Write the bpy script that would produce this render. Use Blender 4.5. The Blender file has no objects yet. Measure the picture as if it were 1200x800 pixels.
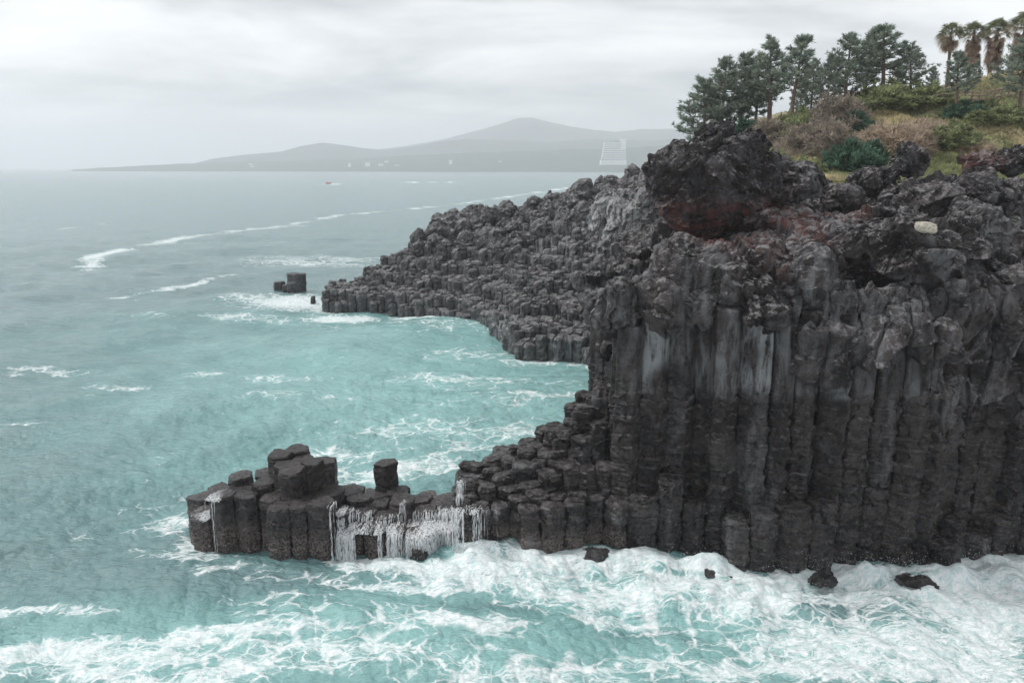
import bpy, math, random
import numpy as np
from mathutils import Vector

random.seed(7)
R = np.random.RandomState(7)
scene = bpy.context.scene
COL = scene.collection
rad = math.radians

# ------------------------------------------------------------------ camera geometry
H = 22.0                      # eye height above the sea
F = 867.0                     # focal length in photo pixels (1200 wide)
PITCH = math.atan(204 / F)
CP, SP = math.cos(PITCH), math.sin(PITCH)

def ray(px, py):
    a = (px - 600) / F
    b = (400 - py) / F
    return np.array([a, CP + b * SP, -SP + b * CP])

def PZ(px, py, z=0.0):        # point of a sight line at height z
    d = ray(px, py)
    t = (z - H) / d[2]
    return np.array([d[0] * t, d[1] * t, z])

def PY(px, py, Y):            # point of a sight line at distance Y
    d = ray(px, py)
    t = Y / d[1]
    return np.array([d[0] * t, Y, H + d[2] * t])

# ------------------------------------------------------------------ noise (numpy)
_perm = np.random.RandomState(11).permutation(256).astype(np.int32)
_perm2 = np.concatenate([_perm, _perm])
_g = np.random.RandomState(12).normal(size=(256, 3)).astype(np.float32)
_g /= np.linalg.norm(_g, axis=1)[:, None]
_rv = np.random.RandomState(13).rand(256, 4).astype(np.float32)

def perlin(P, seed=0):
    P = np.asarray(P, np.float32) + np.float32(seed * 17.31 + 100.0)
    i = np.floor(P).astype(np.int32)
    f = P - i
    u = f * f * f * (f * (f * 6 - 15) + 10)
    i &= 255
    out = 0
    for dx in (0, 1):
        ax = _perm2[(i[:, 0] + dx) & 255]
        wx = u[:, 0] if dx else 1 - u[:, 0]
        for dy in (0, 1):
            ay = _perm2[ax + ((i[:, 1] + dy) & 255)]
            wy = u[:, 1] if dy else 1 - u[:, 1]
            for dz in (0, 1):
                h = _perm2[ay + ((i[:, 2] + dz) & 255)]
                wz = u[:, 2] if dz else 1 - u[:, 2]
                g = _g[h]
                d = g[:, 0] * (f[:, 0] - dx) + g[:, 1] * (f[:, 1] - dy) + g[:, 2] * (f[:, 2] - dz)
                out = out + d * wx * wy * wz
    return out * 1.5

def fbm(P, octaves=4, seed=0, gain=0.5, ridged=False):
    P = np.asarray(P, np.float32)
    a, s, o = 1.0, 0.0, 0
    for k in range(octaves):
        n = perlin(P * (2.03 ** k), seed + k * 3)
        if ridged:
            n = 1 - 2 * np.abs(n)
        o = o + a * n
        s += a
        a *= gain
    return o / s

def worley(P, seed=0):
    """F1, F2 and the id value of the nearest cell"""
    P = np.asarray(P, np.float32) + np.float32(seed * 7.7 + 50.0)
    i = np.floor(P).astype(np.int32)
    f = P - i
    n = len(P)
    F1 = np.full(n, 9.0, np.float32); F2 = F1.copy(); idv = np.zeros(n, np.float32)
    for dx in (-1, 0, 1):
        ax = _perm2[(i[:, 0] + dx) & 255]
        for dy in (-1, 0, 1):
            ay = _perm2[ax + ((i[:, 1] + dy) & 255)]
            for dz in (-1, 0, 1):
                h = _perm2[ay + ((i[:, 2] + dz) & 255)]
                r = _rv[h]
                d = (dx + r[:, 0] - f[:, 0]) ** 2 + (dy + r[:, 1] - f[:, 1]) ** 2 + (dz + r[:, 2] - f[:, 2]) ** 2
                m = d < F1
                F2 = np.where(m, F1, np.minimum(F2, d))
                F1 = np.where(m, d, F1)
                idv = np.where(m, r[:, 3], idv)
    return np.sqrt(F1), np.sqrt(F2), idv

def facets(P, seed=0):
    """tilted planes, one per cell: fractured rock"""
    P = np.asarray(P, np.float32) + np.float32(seed * 7.7 + 50.0)
    i = np.floor(P).astype(np.int32); f = P - i; n = len(P)
    F1 = np.full(n, 9.0, np.float32); F2 = F1.copy(); o = np.zeros(n, np.float32)
    for dx in (-1, 0, 1):
        ax = _perm2[(i[:, 0] + dx) & 255]
        for dy in (-1, 0, 1):
            ay = _perm2[ax + ((i[:, 1] + dy) & 255)]
            for dz in (-1, 0, 1):
                h = _perm2[ay + ((i[:, 2] + dz) & 255)]
                r = _rv[h]; q = _g[(h + 77) & 255]
                ex = dx + r[:, 0] - f[:, 0]; ey = dy + r[:, 1] - f[:, 1]; ez = dz + r[:, 2] - f[:, 2]
                d = ex * ex + ey * ey + ez * ez
                m = d < F1
                F2 = np.where(m, F1, np.minimum(F2, d)); F1 = np.where(m, d, F1)
                o = np.where(m, (r[:, 3] - .5) * .7 + ex * q[:, 0] + ey * q[:, 1] + ez * q[:, 2], o)
    return o, np.sqrt(F2) - np.sqrt(F1)

def sstep(a, b, x):
    t = np.clip((x - a) / (b - a), 0, 1)
    return t * t * (3 - 2 * t)

# ------------------------------------------------------------------ objects
def tag(o, label=None, cat=None, group=None, kind=None):
    if label: o['label'] = label
    if cat: o['category'] = cat
    if group: o['group'] = group
    if kind: o['kind'] = kind
    return o

def link(o, parent=None):
    COL.objects.link(o)
    if parent is not None: o.parent = parent
    return o

def empty(name, loc=(0, 0, 0), label=None, cat=None, group=None):
    o = bpy.data.objects.new(name, None)
    o.location = loc
    link(o)
    return tag(o, label, cat, group)

def mk(name, V, Fc, mat, parent=None, smooth=False, attrs=None, origin=None):
    """V (n,3) world coordinates; Fc: array (m,k) or list of arrays of quads/tris"""
    V = np.asarray(V, np.float32).reshape(-1, 3)
    if origin is None:
        origin = parent.location if parent is not None else (0, 0, 0)
        base = np.array(origin, np.float32)
        loc = (0, 0, 0)
        if parent is None: base = np.zeros(3, np.float32)
    else:
        base = np.array(origin, np.float32); loc = origin
    V = V - base
    if isinstance(Fc, np.ndarray): Fc = [Fc]
    Fc = [np.asarray(f, np.int32) for f in Fc if len(f)]
    me = bpy.data.meshes.new(name)
    me.vertices.add(len(V)); me.vertices.foreach_set('co', V.ravel())
    nl = sum(f.size for f in Fc); nf = sum(len(f) for f in Fc)
    me.loops.add(nl); me.polygons.add(nf)
    me.loops.foreach_set('vertex_index', np.concatenate([f.ravel() for f in Fc]))
    tot = np.concatenate([np.full(len(f), f.shape[1], np.int32) for f in Fc])
    st = np.concatenate([[0], np.cumsum(tot)[:-1]]).astype(np.int32)
    me.polygons.foreach_set('loop_start', st)
    try: me.polygons.foreach_set('loop_total', tot)
    except Exception: pass
    me.update(calc_edges=True)
    me.polygons.foreach_set('use_smooth', np.full(nf, smooth))
    if attrs:
        for k, a in attrs.items():
            a = np.asarray(a, np.float32)
            if a.ndim == 1:
                at = me.attributes.new(k, 'FLOAT', 'POINT'); at.data.foreach_set('value', a)
            else:
                at = me.attributes.new(k, 'FLOAT_COLOR', 'POINT')
                at.data.foreach_set('color', np.concatenate([a[:, :3], np.ones((len(a), 1), np.float32)], 1).ravel())
    me.materials.append(mat)
    o = bpy.data.objects.new(name, me)
    o.location = loc
    return link(o, parent)

class MB:
    def __init__(s): s.v = []; s.q = []; s.t = []; s.n = 0; s.c = []
    def add(s, V, Q=None, T=None, col=None):
        V = np.asarray(V, np.float32).reshape(-1, 3)
        if Q is not None and len(Q): s.q.append(np.asarray(Q, np.int32).reshape(-1, 4) + s.n)
        if T is not None and len(T): s.t.append(np.asarray(T, np.int32).reshape(-1, 3) + s.n)
        s.v.append(V); s.n += len(V)
        if col is not None: s.c.append(np.broadcast_to(np.asarray(col, np.float32), (len(V), 3)))
        return s
    def box(s, c, size, rz=0.0, taper=1.0, col=None):
        hx, hy, hz = [k / 2 for k in size]
        P = np.array([[-hx, -hy, -hz], [hx, -hy, -hz], [hx, hy, -hz], [-hx, hy, -hz],
                      [-hx * taper, -hy * taper, hz], [hx * taper, -hy * taper, hz], [hx * taper, hy * taper, hz], [-hx * taper, hy * taper, hz]])
        cz, sz = math.cos(rz), math.sin(rz)
        P = P @ np.array([[cz, sz, 0], [-sz, cz, 0], [0, 0, 1]]) + np.array(c)
        return s.add(P, [[0, 3, 2, 1], [4, 5, 6, 7], [0, 1, 5, 4], [1, 2, 6, 5], [2, 3, 7, 6], [3, 0, 4, 7]], col=col)
    def tube(s, pts, rr, n=6, cap=True, col=None):
        pts = np.asarray(pts, float); m = len(pts)
        rr = np.broadcast_to(np.asarray(rr, float), (m,))
        d = np.gradient(pts, axis=0); d /= np.linalg.norm(d, axis=1)[:, None] + 1e-9
        ref = np.array([0.13, 0.97, 0.2]) if abs(d[:, 1]).mean() < .8 else np.array([1, 0, 0.1])
        a = np.cross(d, ref); a /= np.linalg.norm(a, axis=1)[:, None] + 1e-9
        b = np.cross(d, a)
        th = np.arange(n) * 2 * math.pi / n
        V = pts[:, None] + rr[:, None, None] * (np.cos(th)[None, :, None] * a[:, None] + np.sin(th)[None, :, None] * b[:, None])
        V = V.reshape(-1, 3)
        i = np.arange(m - 1)[:, None] * n; j = np.arange(n)[None]; j2 = (j + 1) % n
        Q = np.stack([i + j, i + j2, i + n + j2, i + n + j], -1).reshape(-1, 4)
        if cap:
            V = np.concatenate([V, pts[-1:], pts[:1]])
            k = m * n; jj = np.arange(n)
            T = np.concatenate([np.stack([(m - 1) * n + jj, (m - 1) * n + (jj + 1) % n, np.full(n, k)], 1), np.stack([(jj + 1) % n, jj, np.full(n, k + 1)], 1)])
        else: T = None
        return s.add(V, Q, T, col=col)
    def build(s, name, mat, parent=None, smooth=False, origin=None, attrs=None):
        V = np.concatenate(s.v); fs = []
        if s.q: fs.append(np.concatenate(s.q))
        if s.t: fs.append(np.concatenate(s.t))
        at = dict(attrs or {})
        if s.c: at['tint'] = np.concatenate(s.c)
        return mk(name, V, fs, mat, parent, smooth, at, origin)

# ------------------------------------------------------------------ materials
def newmat(name):
    m = bpy.data.materials.new(name); m.use_nodes = True
    nt = m.node_tree; nt.nodes.clear()
    out = nt.nodes.new('ShaderNodeOutputMaterial')
    b = nt.nodes.new('ShaderNodeBsdfPrincipled')
    nt.links.new(b.outputs[0], out.inputs[0])
    return m, nt, b, out

class N:
    """small node helper"""
    def __init__(s, nt): s.nt = nt
    def n(s, t, **k):
        x = s.nt.nodes.new(t)
        for a, v in k.items(): setattr(x, a, v)
        return x
    def l(s, a, b): s.nt.links.new(a, b)
    def put(s, sock, v):
        if hasattr(v, 'is_output') or isinstance(v, bpy.types.NodeSocket): s.l(v, sock)
        else: sock.default_value = v
    def pos(s): return s.n('ShaderNodeNewGeometry').outputs['Position']
    def mapv(s, vec, scale=(1, 1, 1), loc=(0, 0, 0), rot=(0, 0, 0)):
        m = s.n('ShaderNodeMapping'); s.l(vec, m.inputs[0]); m.inputs[1].default_value = loc; m.inputs[2].default_value = rot; m.inputs[3].default_value = scale
        return m.outputs[0]
    def noise(s, vec, scale=1.0, detail=4.0, rough=0.5, dist=0.0, out='Fac'):
        x = s.n('ShaderNodeTexNoise'); s.l(vec, x.inputs['Vector'])
        x.inputs['Scale'].default_value = scale; x.inputs['Detail'].default_value = detail
        x.inputs['Roughness'].default_value = rough; x.inputs['Distortion'].default_value = dist
        return x.outputs[out]
    def voro(s, vec, scale=1.0, feature='F1', out='Distance', rnd=1.0):
        x = s.n('ShaderNodeTexVoronoi', feature=feature); s.l(vec, x.inputs['Vector'])
        x.inputs['Scale'].default_value = scale; x.inputs['Randomness'].default_value = rnd
        return x.outputs[out]
    def math(s, op, a, b=0.0, c=0.0, clamp=False):
        x = s.n('ShaderNodeMath', operation=op); x.use_clamp = clamp
        s.put(x.inputs[0], a); s.put(x.inputs[1], b)
        if op in ('MULTIPLY_ADD', 'COMPARE', 'SMOOTH_MIN', 'SMOOTH_MAX'): s.put(x.inputs[2], c)
        return x.outputs[0]
    def vmath(s, op, a, b=None):
        x = s.n('ShaderNodeVectorMath', operation=op); s.put(x.inputs[0], a)
        if b is not None: s.put(x.inputs[1], b)
        return x.outputs[0]
    def rng(s, v, a, b, c=0.0, d=1.0, smooth=True):
        x = s.n('ShaderNodeMapRange'); x.interpolation_type = 'SMOOTHSTEP' if smooth else 'LINEAR'
        s.put(x.inputs[0], v); s.put(x.inputs[1], a); s.put(x.inputs[2], b); s.put(x.inputs[3], c); s.put(x.inputs[4], d)
        return x.outputs[0]
    def mix(s, f, a, b, mode='MIX'):
        x = s.n('ShaderNodeMix', data_type='RGBA', blend_type=mode); x.clamp_factor = True
        s.put(x.inputs[0], f)
        for i, v in ((6, a), (7, b)):
            if isinstance(v, tuple) and len(v) == 3: v = v + (1.0,)
            s.put(x.inputs[i], v)
        return x.outputs[2]
    def attr(s, name, out='Fac'):
        x = s.n('ShaderNodeAttribute'); x.attribute_name = name
        return x.outputs[out]
    def bump(s, h, dist=0.05, strength=1.0, normal=None):
        x = s.n('ShaderNodeBump'); s.l(h, x.inputs['Height']); x.inputs['Distance'].default_value = dist; x.inputs['Strength'].default_value = strength
        if normal is not None: s.l(normal, x.inputs['Normal'])
        return x.outputs[0]
    def sep(s, v):
        x = s.n('ShaderNodeSeparateXYZ'); s.l(v, x.inputs[0]); return x.outputs
    def comb(s, x, y, z):
        c = s.n('ShaderNodeCombineXYZ'); s.put(c.inputs[0], x); s.put(c.inputs[1], y); s.put(c.inputs[2], z); return c.outputs[0]

def rock_material(name, dark=(0.018, 0.0150, 0.0158), mid=(0.074, 0.067, 0.071), pale=(0.27, 0.29, 0.305),
                  red=(0.13, 0.062, 0.058), fine=1.0, lichen_glint=0.5, crust=0.0, wet=1.0, rough=0.62, bumpd=.16, w1=.35):
    m, nt, b, out = newmat(name); g = N(nt)
    p = g.pos()
    n1 = g.noise(p, 0.42 * fine, 6, 0.6)
    n2 = g.noise(p, 3.1 * fine, 8, 0.68)
    n3 = g.noise(p, 9.0 * fine, 8, .75)
    c = g.mix(g.rng(g.math('ADD', g.math('MULTIPLY', n1, w1), g.math('ADD', g.math('MULTIPLY', n2, .65 - w1 * .5), g.math('MULTIPLY', n3, .35 - w1 * .5))), .42, .60), dark, mid)
    # red oxidised zones
    rm = g.math('MULTIPLY', g.attr('red'), g.rng(g.noise(p, 1.4 * fine, 5, .6), .36, .6))
    c = g.mix(rm, c, g.mix(n2, red, tuple(k * .55 for k in red)))
    # pale mineral faces and streaks
    st = g.noise(g.mapv(p, (1, 1, .22)), 2.2 * fine, 6, .62, .3)
    pm = g.math('MULTIPLY', g.attr('pale'), g.rng(st, .38, .62))
    c = g.mix(g.math('MULTIPLY', pm, .8), c, pale)
    # lichen and dust on upward faces; on cliff ledges also painted water highlights
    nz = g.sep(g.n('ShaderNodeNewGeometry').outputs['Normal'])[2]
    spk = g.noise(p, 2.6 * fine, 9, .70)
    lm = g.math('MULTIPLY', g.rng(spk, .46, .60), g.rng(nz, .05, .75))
    lm = g.math('MULTIPLY', lm, g.math('MULTIPLY', g.attr('dry'), lichen_glint))
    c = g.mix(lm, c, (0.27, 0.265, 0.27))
    z = g.sep(p)[2]
    if crust:
        cm = g.math('MULTIPLY', g.rng(z, 1.9, .7), g.rng(g.noise(p, 9, 5, .7), .42, .6))
        cm = g.math('MULTIPLY', cm, crust)
        c = g.mix(cm, c, g.mix(g.noise(p, 14, 3, .6), (0.12, 0.085, 0.08), (0.26, 0.22, 0.20)))
    g.l(c, b.inputs['Base Color'])
    wetm = g.rng(z, 7.5, 1.0) if wet else None
    r = g.rng(n2, .3, .7, rough - .08, rough + .18)
    if wet:
        wv = g.math('MULTIPLY', wetm, wet)
        r = g.math('MULTIPLY_ADD', wv, -.27, r)
        g.l(g.math('MULTIPLY_ADD', wv, .25, .22), b.inputs['Specular IOR Level'])
    else: b.inputs['Specular IOR Level'].default_value = .2
    g.l(r, b.inputs['Roughness'])
    cr = g.voro(g.vmath('ADD', p, g.vmath('SCALE', g.noise(p, 1.2, 3, .5, out='Color'))), 1.6 * fine, 'DISTANCE_TO_EDGE')
    h = g.math('ADD', g.math('MULTIPLY', n2, 1.0), g.math('MULTIPLY', g.rng(cr, 0, .06), .25))
    h = g.math('ADD', h, g.math('MULTIPLY', n3, .8))
    g.l(g.bump(h, bumpd / fine, 1.0), b.inputs['Normal'])
    return m

M_COL = rock_material('wet_basalt', dark=(.0075, .0062, .0065), mid=(.048, .041, .042), crust=1.0, lichen_glint=.6, bumpd=.10, rough=.5)
M_WALL = rock_material('cliff_basalt', dark=(.0065, .0055, .0058), mid=(.050, .043, .044), crust=.0, lichen_glint=.6, rough=.42, bumpd=.11)  # pale on upward faces here also paints bright wet highlights along the ledges
M_BOULDER = rock_material('boulder_lava', dark=(.010, .0085, .009), mid=(.056, .050, .053), red=(.15, .062, .052), lichen_glint=.6, wet=0, rough=.7, bumpd=.17, w1=.5)
M_CAP = rock_material('lava_rock', mid=(.086, .075, .077), red=(.17, .075, .065), dark=(.011, .0095, .010), lichen_glint=.85, wet=0, rough=.66, bumpd=.17, w1=.55)
M_FARCOL = rock_material('far_basalt', dark=(.026, .025, .027), mid=(.12, .118, .123), pale=(.44, .45, .46), fine=.8, lichen_glint=1.15, crust=0, wet=.5)
M_STONE = None

def simple(name, col, rough=.7, var=.3, scale=3.0, bump=0.0, metal=0.0, tint=False, spec=.3):
    m, nt, b, out = newmat(name); g = N(nt)
    p = g.pos(); n = g.noise(p, scale, 5, .6)
    lo = tuple(k * (1 - var) for k in col); hi = tuple(min(k * (1 + var), .95) for k in col)
    c = g.mix(g.rng(n, .3, .7), lo, hi)
    if tint: c = g.mix(1.0, c, g.attr('tint', 'Color'), 'MULTIPLY')
    g.l(c, b.inputs['Base Color']); b.inputs['Roughness'].default_value = rough
    b.inputs['Specular IOR Level'].default_value = spec; b.inputs['Metallic'].default_value = metal
    if bump: g.l(g.bump(n, bump, .8), b.inputs['Normal'])
    return m

def leafmat(name, scale=.8, var=.35):
    m, nt, b, out = newmat(name); g = N(nt)
    p = g.pos(); n = g.noise(p, scale, 5, .65)
    c = g.mix(1.0, g.attr('tint', 'Color'), g.mix(g.rng(n, .3, .7), (1 - var,) * 3, (1 + var,) * 3), 'MULTIPLY')
    g.l(c, b.inputs['Base Color']); b.inputs['Roughness'].default_value = .65; b.inputs['Specular IOR Level'].default_value = .25
    tr = g.n('ShaderNodeBsdfTranslucent'); g.l(c, tr.inputs[0])
    ms = g.n('ShaderNodeMixShader'); ms.inputs[0].default_value = .5
    g.l(b.outputs[0], ms.inputs[1]); g.l(tr.outputs[0], ms.inputs[2]); g.l(ms.outputs[0], out.inputs[0])
    return m

M_LEAF = leafmat('foliage')
M_BARK = simple('bark', (.13, .095, .08), .85, .35, 6, .03)
M_WHITE = simple('foam_white', (.74, .77, .78), .5, .04, 3)

# ------------------------------------------------------------------ hexagonal basalt columns
def clip(poly, nx, ny, c):
    out = []
    for i in range(len(poly)):
        a, b = poly[i], poly[(i + 1) % len(poly)]
        da = nx * a[0] + ny * a[1] - c; db = nx * b[0] + ny * b[1] - c
        if da <= 0: out.append(a)
        if (da < 0 < db) or (db < 0 < da):
            t = da / (da - db); out.append((a[0] + t * (b[0] - a[0]), a[1] + t * (b[1] - a[1])))
    return out

def voronoi_cells(S, rmax, gap):
    cells = []
    S = np.asarray(S)
    for k, s in enumerate(S):
        d = np.hypot(S[:, 0] - s[0], S[:, 1] - s[1])
        nb = [j for j in np.argsort(d)[1:22] if d[j] < 2.6 * rmax]
        poly = [(s[0] + rmax * math.cos(a), s[1] + rmax * math.sin(a)) for a in np.arange(8) * math.pi / 4 + .3]
        for j in nb:
            nx, ny = (S[j] - s) / d[j]
            c = nx * (s[0] + S[j][0]) / 2 + ny * (s[1] + S[j][1]) / 2 - gap / 2
            poly = clip(poly, nx, ny, c)
            if len(poly) < 3: break
        cells.append(poly)
    return cells

def round_poly(poly, n, it=2, cut=.16):
    P = np.array(poly, float)
    # drop very short edges
    keep = []
    for i in range(len(P)):
        if np.linalg.norm(P[i] - P[i - 1]) > .12: keep.append(i)
    if len(keep) >= 3: P = P[keep]
    for k in range(it):
        c = cut if k == 0 else .25
        Q = np.roll(P, -1, 0)
        P = np.stack([P * (1 - c) + Q * c, P * c + Q * (1 - c)], 1).reshape(-1, 2)
    Q = np.concatenate([P, P[:1]])
    s = np.concatenate([[0], np.cumsum(np.linalg.norm(np.diff(Q, axis=0), axis=1))])
    t = np.linspace(0, s[-1], n, endpoint=False)
    return np.stack([np.interp(t, s, Q[:, 0]), np.interp(t, s, Q[:, 1])], 1)

def column_geo(poly, z0, z1, res=.09, seed=0, rnd=None, tilt=.06, joints=(.5, 1.1), jamp=.035, groove=.035,
               rough=.035, blocky=.05, bevel=.10, lean=(0, 0), calm=None, capn=4, wrinkle=0.0):
    rnd = rnd or random.Random(seed)
    P0 = np.array(poly); per = np.linalg.norm(P0 - np.roll(P0, 1, 0), axis=1).sum()
    n = max(12, int(per / res)); nz = max(6, int((z1 - z0) / res))
    pr = round_poly(poly, n, 1, .09); c = pr.mean(0); rel = pr - c
    rr = np.linalg.norm(rel, axis=1).mean()
    t = np.linspace(0, 1, nz)
    # rings of the shaft
    XY = np.repeat(rel[None], nz, 0); tz = np.repeat(t[:, None], n, 1)
    # crown of the column
    ks = np.linspace(1, 0, capn + 1)[1:]
    capXY = rel[None] * ks[:, None, None] * .93
    tx, ty = rnd.uniform(-tilt, tilt), rnd.uniform(-tilt, tilt)
    dome = rnd.uniform(-.03, .07)
    zt = z1 + tx * rel[:, 0] + ty * rel[:, 1]
    V = np.zeros((nz + capn, n, 3))
    V[:nz, :, :2] = XY; V[:nz, :, 2] = z0 + (zt[None] - z0) * tz
    V[nz:, :, :2] = capXY
    V[nz:, :, 2] = z1 + tx * capXY[..., 0] + ty * capXY[..., 1] + dome * (1 - ks[:, None] ** 2) * rr
    W = V.copy(); W[..., :2] += c
    Wf = W.reshape(-1, 3)
    # joint segments
    js = []; z = z0
    while z < z1 + 2:
        z += rnd.uniform(*joints); js.append(z)
    js = np.array(js)
    zz = Wf[:, 2] + .10 * perlin(np.stack([Wf[:, 0] * .9, Wf[:, 1] * .9, Wf[:, 2] * .1], 1), seed) + .12 * (rnd.uniform(-1, 1) * (Wf[:, 0] - c[0]) + rnd.uniform(-1, 1) * (Wf[:, 1] - c[1]))
    seg = np.searchsorted(js, zz)
    sc = np.array([rnd.uniform(-1, 1) for _ in range(len(js) + 1)]); ox = np.array([rnd.uniform(-1, 1) for _ in range(len(js) + 1)]); oy = np.array([rnd.uniform(-1, 1) for _ in range(len(js) + 1)])
    near = np.min(np.abs(zz[:, None] - js[None]), 1) if len(js) < 80 else 1
    cm = np.ones(len(Wf)) if calm is None else calm(Wf)
    out = np.zeros((len(Wf), 2)); rl = Wf[:, :2] - c; L = np.linalg.norm(rl, axis=1) + 1e-6; un = rl / L[:, None]
    amt = cm * jamp * sc[seg] * rr - cm * groove * np.exp(-(near / .05) ** 2)
    cm = np.maximum(cm, .12)
    fo, fe = facets(Wf * np.array([1.0, 1.0, 1.5]), seed % 19)
    amt += cm * blocky * fo * 1.9
    if wrinkle: amt += cm * wrinkle * (fbm(Wf * np.array([.9, .9, 2.6]), 3, seed % 7, .6, True) - .3)
    amt += rough * fbm(Wf * 1.7, 4, seed % 23) * 1.7 + .012
    # rounding of the top rim
    dtop = (np.repeat((zt - 0)[None], nz + capn, 0).reshape(-1) - Wf[:, 2])
    be = bevel * rnd.uniform(.6, 1.5)
    isshaft = np.zeros((nz + capn, n), bool); isshaft[:nz] = True; isshaft = isshaft.ravel()
    amt = np.where(isshaft, amt - be * np.clip(1 - dtop / (be * 1.3), 0, 1) ** 2, amt * (L / rr))
    out = un * amt[:, None] + np.stack([ox[seg], oy[seg]], 1) * (.03 * cm)[:, None]
    Wf[:, :2] += out
    topn = rough * 2.2 * fbm(Wf * np.array([1.9, 1.9, .5]), 4, seed % 29 + 5)
    Wf[:, 2] += np.where(dtop < be * 2.5, topn, 0)
    Wf[:, 0] += lean[0] * (Wf[:, 2] - z0); Wf[:, 1] += lean[1] * (Wf[:, 2] - z0)
    m = nz + capn
    i = np.arange(m - 1)[:, None] * n; j = np.arange(n)[None]; j2 = (j + 1) % n
    Q = np.stack([i + j, i + j2, i + n + j2, i + n + j], -1).reshape(-1, 4)
    return Wf, Q

# ---- waterline of the near rocks: pixels of the photograph's waterline -> points of the sea plane
WL = [(222, 628), (252, 642), (300, 652), (330, 655), (395, 655), (440, 658), (490, 660), (530, 654), (560, 655), (600, 651), (640, 655), (690, 651),
      (750, 651), (800, 660), (850, 671), (900, 679), (940, 671), (985, 665), (1040, 662), (1090, 668), (1130, 656), (1200, 651), (1330, 655)]
WLP = np.array([PZ(*p)[:2] for p in WL])
def yf(x): return np.interp(x, WLP[:, 0], WLP[:, 1])
FL = np.array([(4.4, 44), (5.6, 50), (7.2, 58), (9.2, 68), (11.2, 80), (12.0, 90)])   # west flank of the cliff
def xfl(y): return np.interp(y, FL[:, 1], FL[:, 0])

def near_seeds():
    S = []
    rn = random.Random(3)
    s = 1.38
    for r, y in enumerate(np.arange(36.0, 50, s * .87)):
        for x in np.arange(-24, -3.4, s):
            S.append((x + (r % 2) * s / 2 + rn.uniform(-.3, .3) * s * .8, y + rn.uniform(-.25, .25) * s))
    s = 1.5
    for r, y in enumerate(np.arange(34.4, 52, s * .87)):
        for x in np.arange(5.6 + s / 3, 47, s):
            S.append((x + (r % 2) * s / 2 + rn.uniform(-.26, .26) * s, y + rn.uniform(-.24, .24) * s))
    s = 1.16
    for r, y in enumerate(np.arange(34.4, 52, s * .87)):
        for x in np.arange(-3.4 + s / 3, 5.6, s):
            S.append((x + (r % 2) * s / 2 + rn.uniform(-.27, .27) * s, y + rn.uniform(-.25, .25) * s))
    s = 1.5
    for r, y in enumerate(np.arange(52.2, 92, s * .95)):
        for x in np.arange(3, 19, s):
            S.append((x + (r % 2) * s / 2 + rn.uniform(-.26, .26) * s, y + rn.uniform(-.24, .24) * s))
    return S

SEEDS = near_seeds()
RN = random.Random(21)
_RX = [-3.6, -1.6, 0.0, 1.2, 2.4, 3.4, 4.3, 5.0, 6.2]
_RZ = [2.9, 3.5, 4.6, 4.8, 5.5, 6.2, 7.4, 8.3, 9.2]

def near_height(x, y):
    d = y - yf(x)
    if x < WLP[0, 0] - .05: return None, None
    if x < -3.6:
        if x < -17.5: return ('reef', 1.55 + RN.uniform(-.2, .2)) if .2 < d < 4 else (None, None)
        if d < .7 or d > 6.6 or (x < -16 and d > 4.6): return None, None
        if d > 5.7: return 'reef', 1.2 + RN.uniform(-.3, .3)
        if x < -17.7: return 'reef', 1.55
        if math.hypot(x + 12.9, (y - 43.0) * .8) < 1.75: return 'reef', 4.55 + RN.uniform(-.35, .3)
        if x < -13.6: return 'reef', 3.15 + RN.uniform(-.25, .25) - .12 * max(0, 1.6 - d)
        if x < -11.0: return 'reef', 3.05 + RN.uniform(-.2, .25)
        if abs(x + 7.9) < .72 and abs(y - 44.3) < .62: return 'reef', 3.75
        if d > 2.9 and x > -6.3: return 'reef', 1.5 + RN.uniform(-.25, .2)
        if d > 2.9: return 'reef', 2.1 + RN.uniform(-.14, .2)
        if x < -9.3: return 'reef', 2.25 + RN.uniform(-.2, .2)
        if x > -6.2: return 'reef', .45 + .38 * d + RN.uniform(-.3, .3)
        return 'reef', 1.75 + RN.uniform(-.35, .2)
    if x < 5.9:
        if d < .55 or d > 10: return None, None
        ridge = np.interp(x, _RX, _RZ)
        low = 2.5 + .10 * (x + 3.6)
        t = sstep(1.0, 4.6, d)
        h = low * (1 - t) + ridge * t + RN.uniform(-.8, .6) * (.4 + .6 * t)
        if d > 7: h = h * (1 - (d - 7) / 4.5)
        if x < -2.6 and d < 1.8: h = min(h, 1.3)
        return 'steps', max(h, .6)
    if y < 47: d -= .7 * perlin(np.array([[x * .27, 3.3, 0]]), 5)[0] + .12
    if d < .5: return None, None
    if y > 51.5:
        if 0 < x - xfl(y) < 2.8: return 'flank', 13.5 + RN.uniform(-.8, .6)
        return None, None
    if x < xfl(y): return None, None
    if d < 1.55 and x < 17.5: return 'cliff', 3.1 + RN.uniform(-1.0, 1.1) + (1.1 if 8.5 < x < 12 else 0)
    if d < 1.0: return 'cliff', RN.uniform(1.2, 3.4)
    if d < 2.1 and RN.random() < .24: return 'cliff', RN.uniform(3.5, 7.5)
    if d < 5.2 or x - xfl(y) < 3.4: return 'cliff', 14.2 + RN.uniform(-.5, .5) - (.8 if x < 6.5 else 0)
    return None, None

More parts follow.
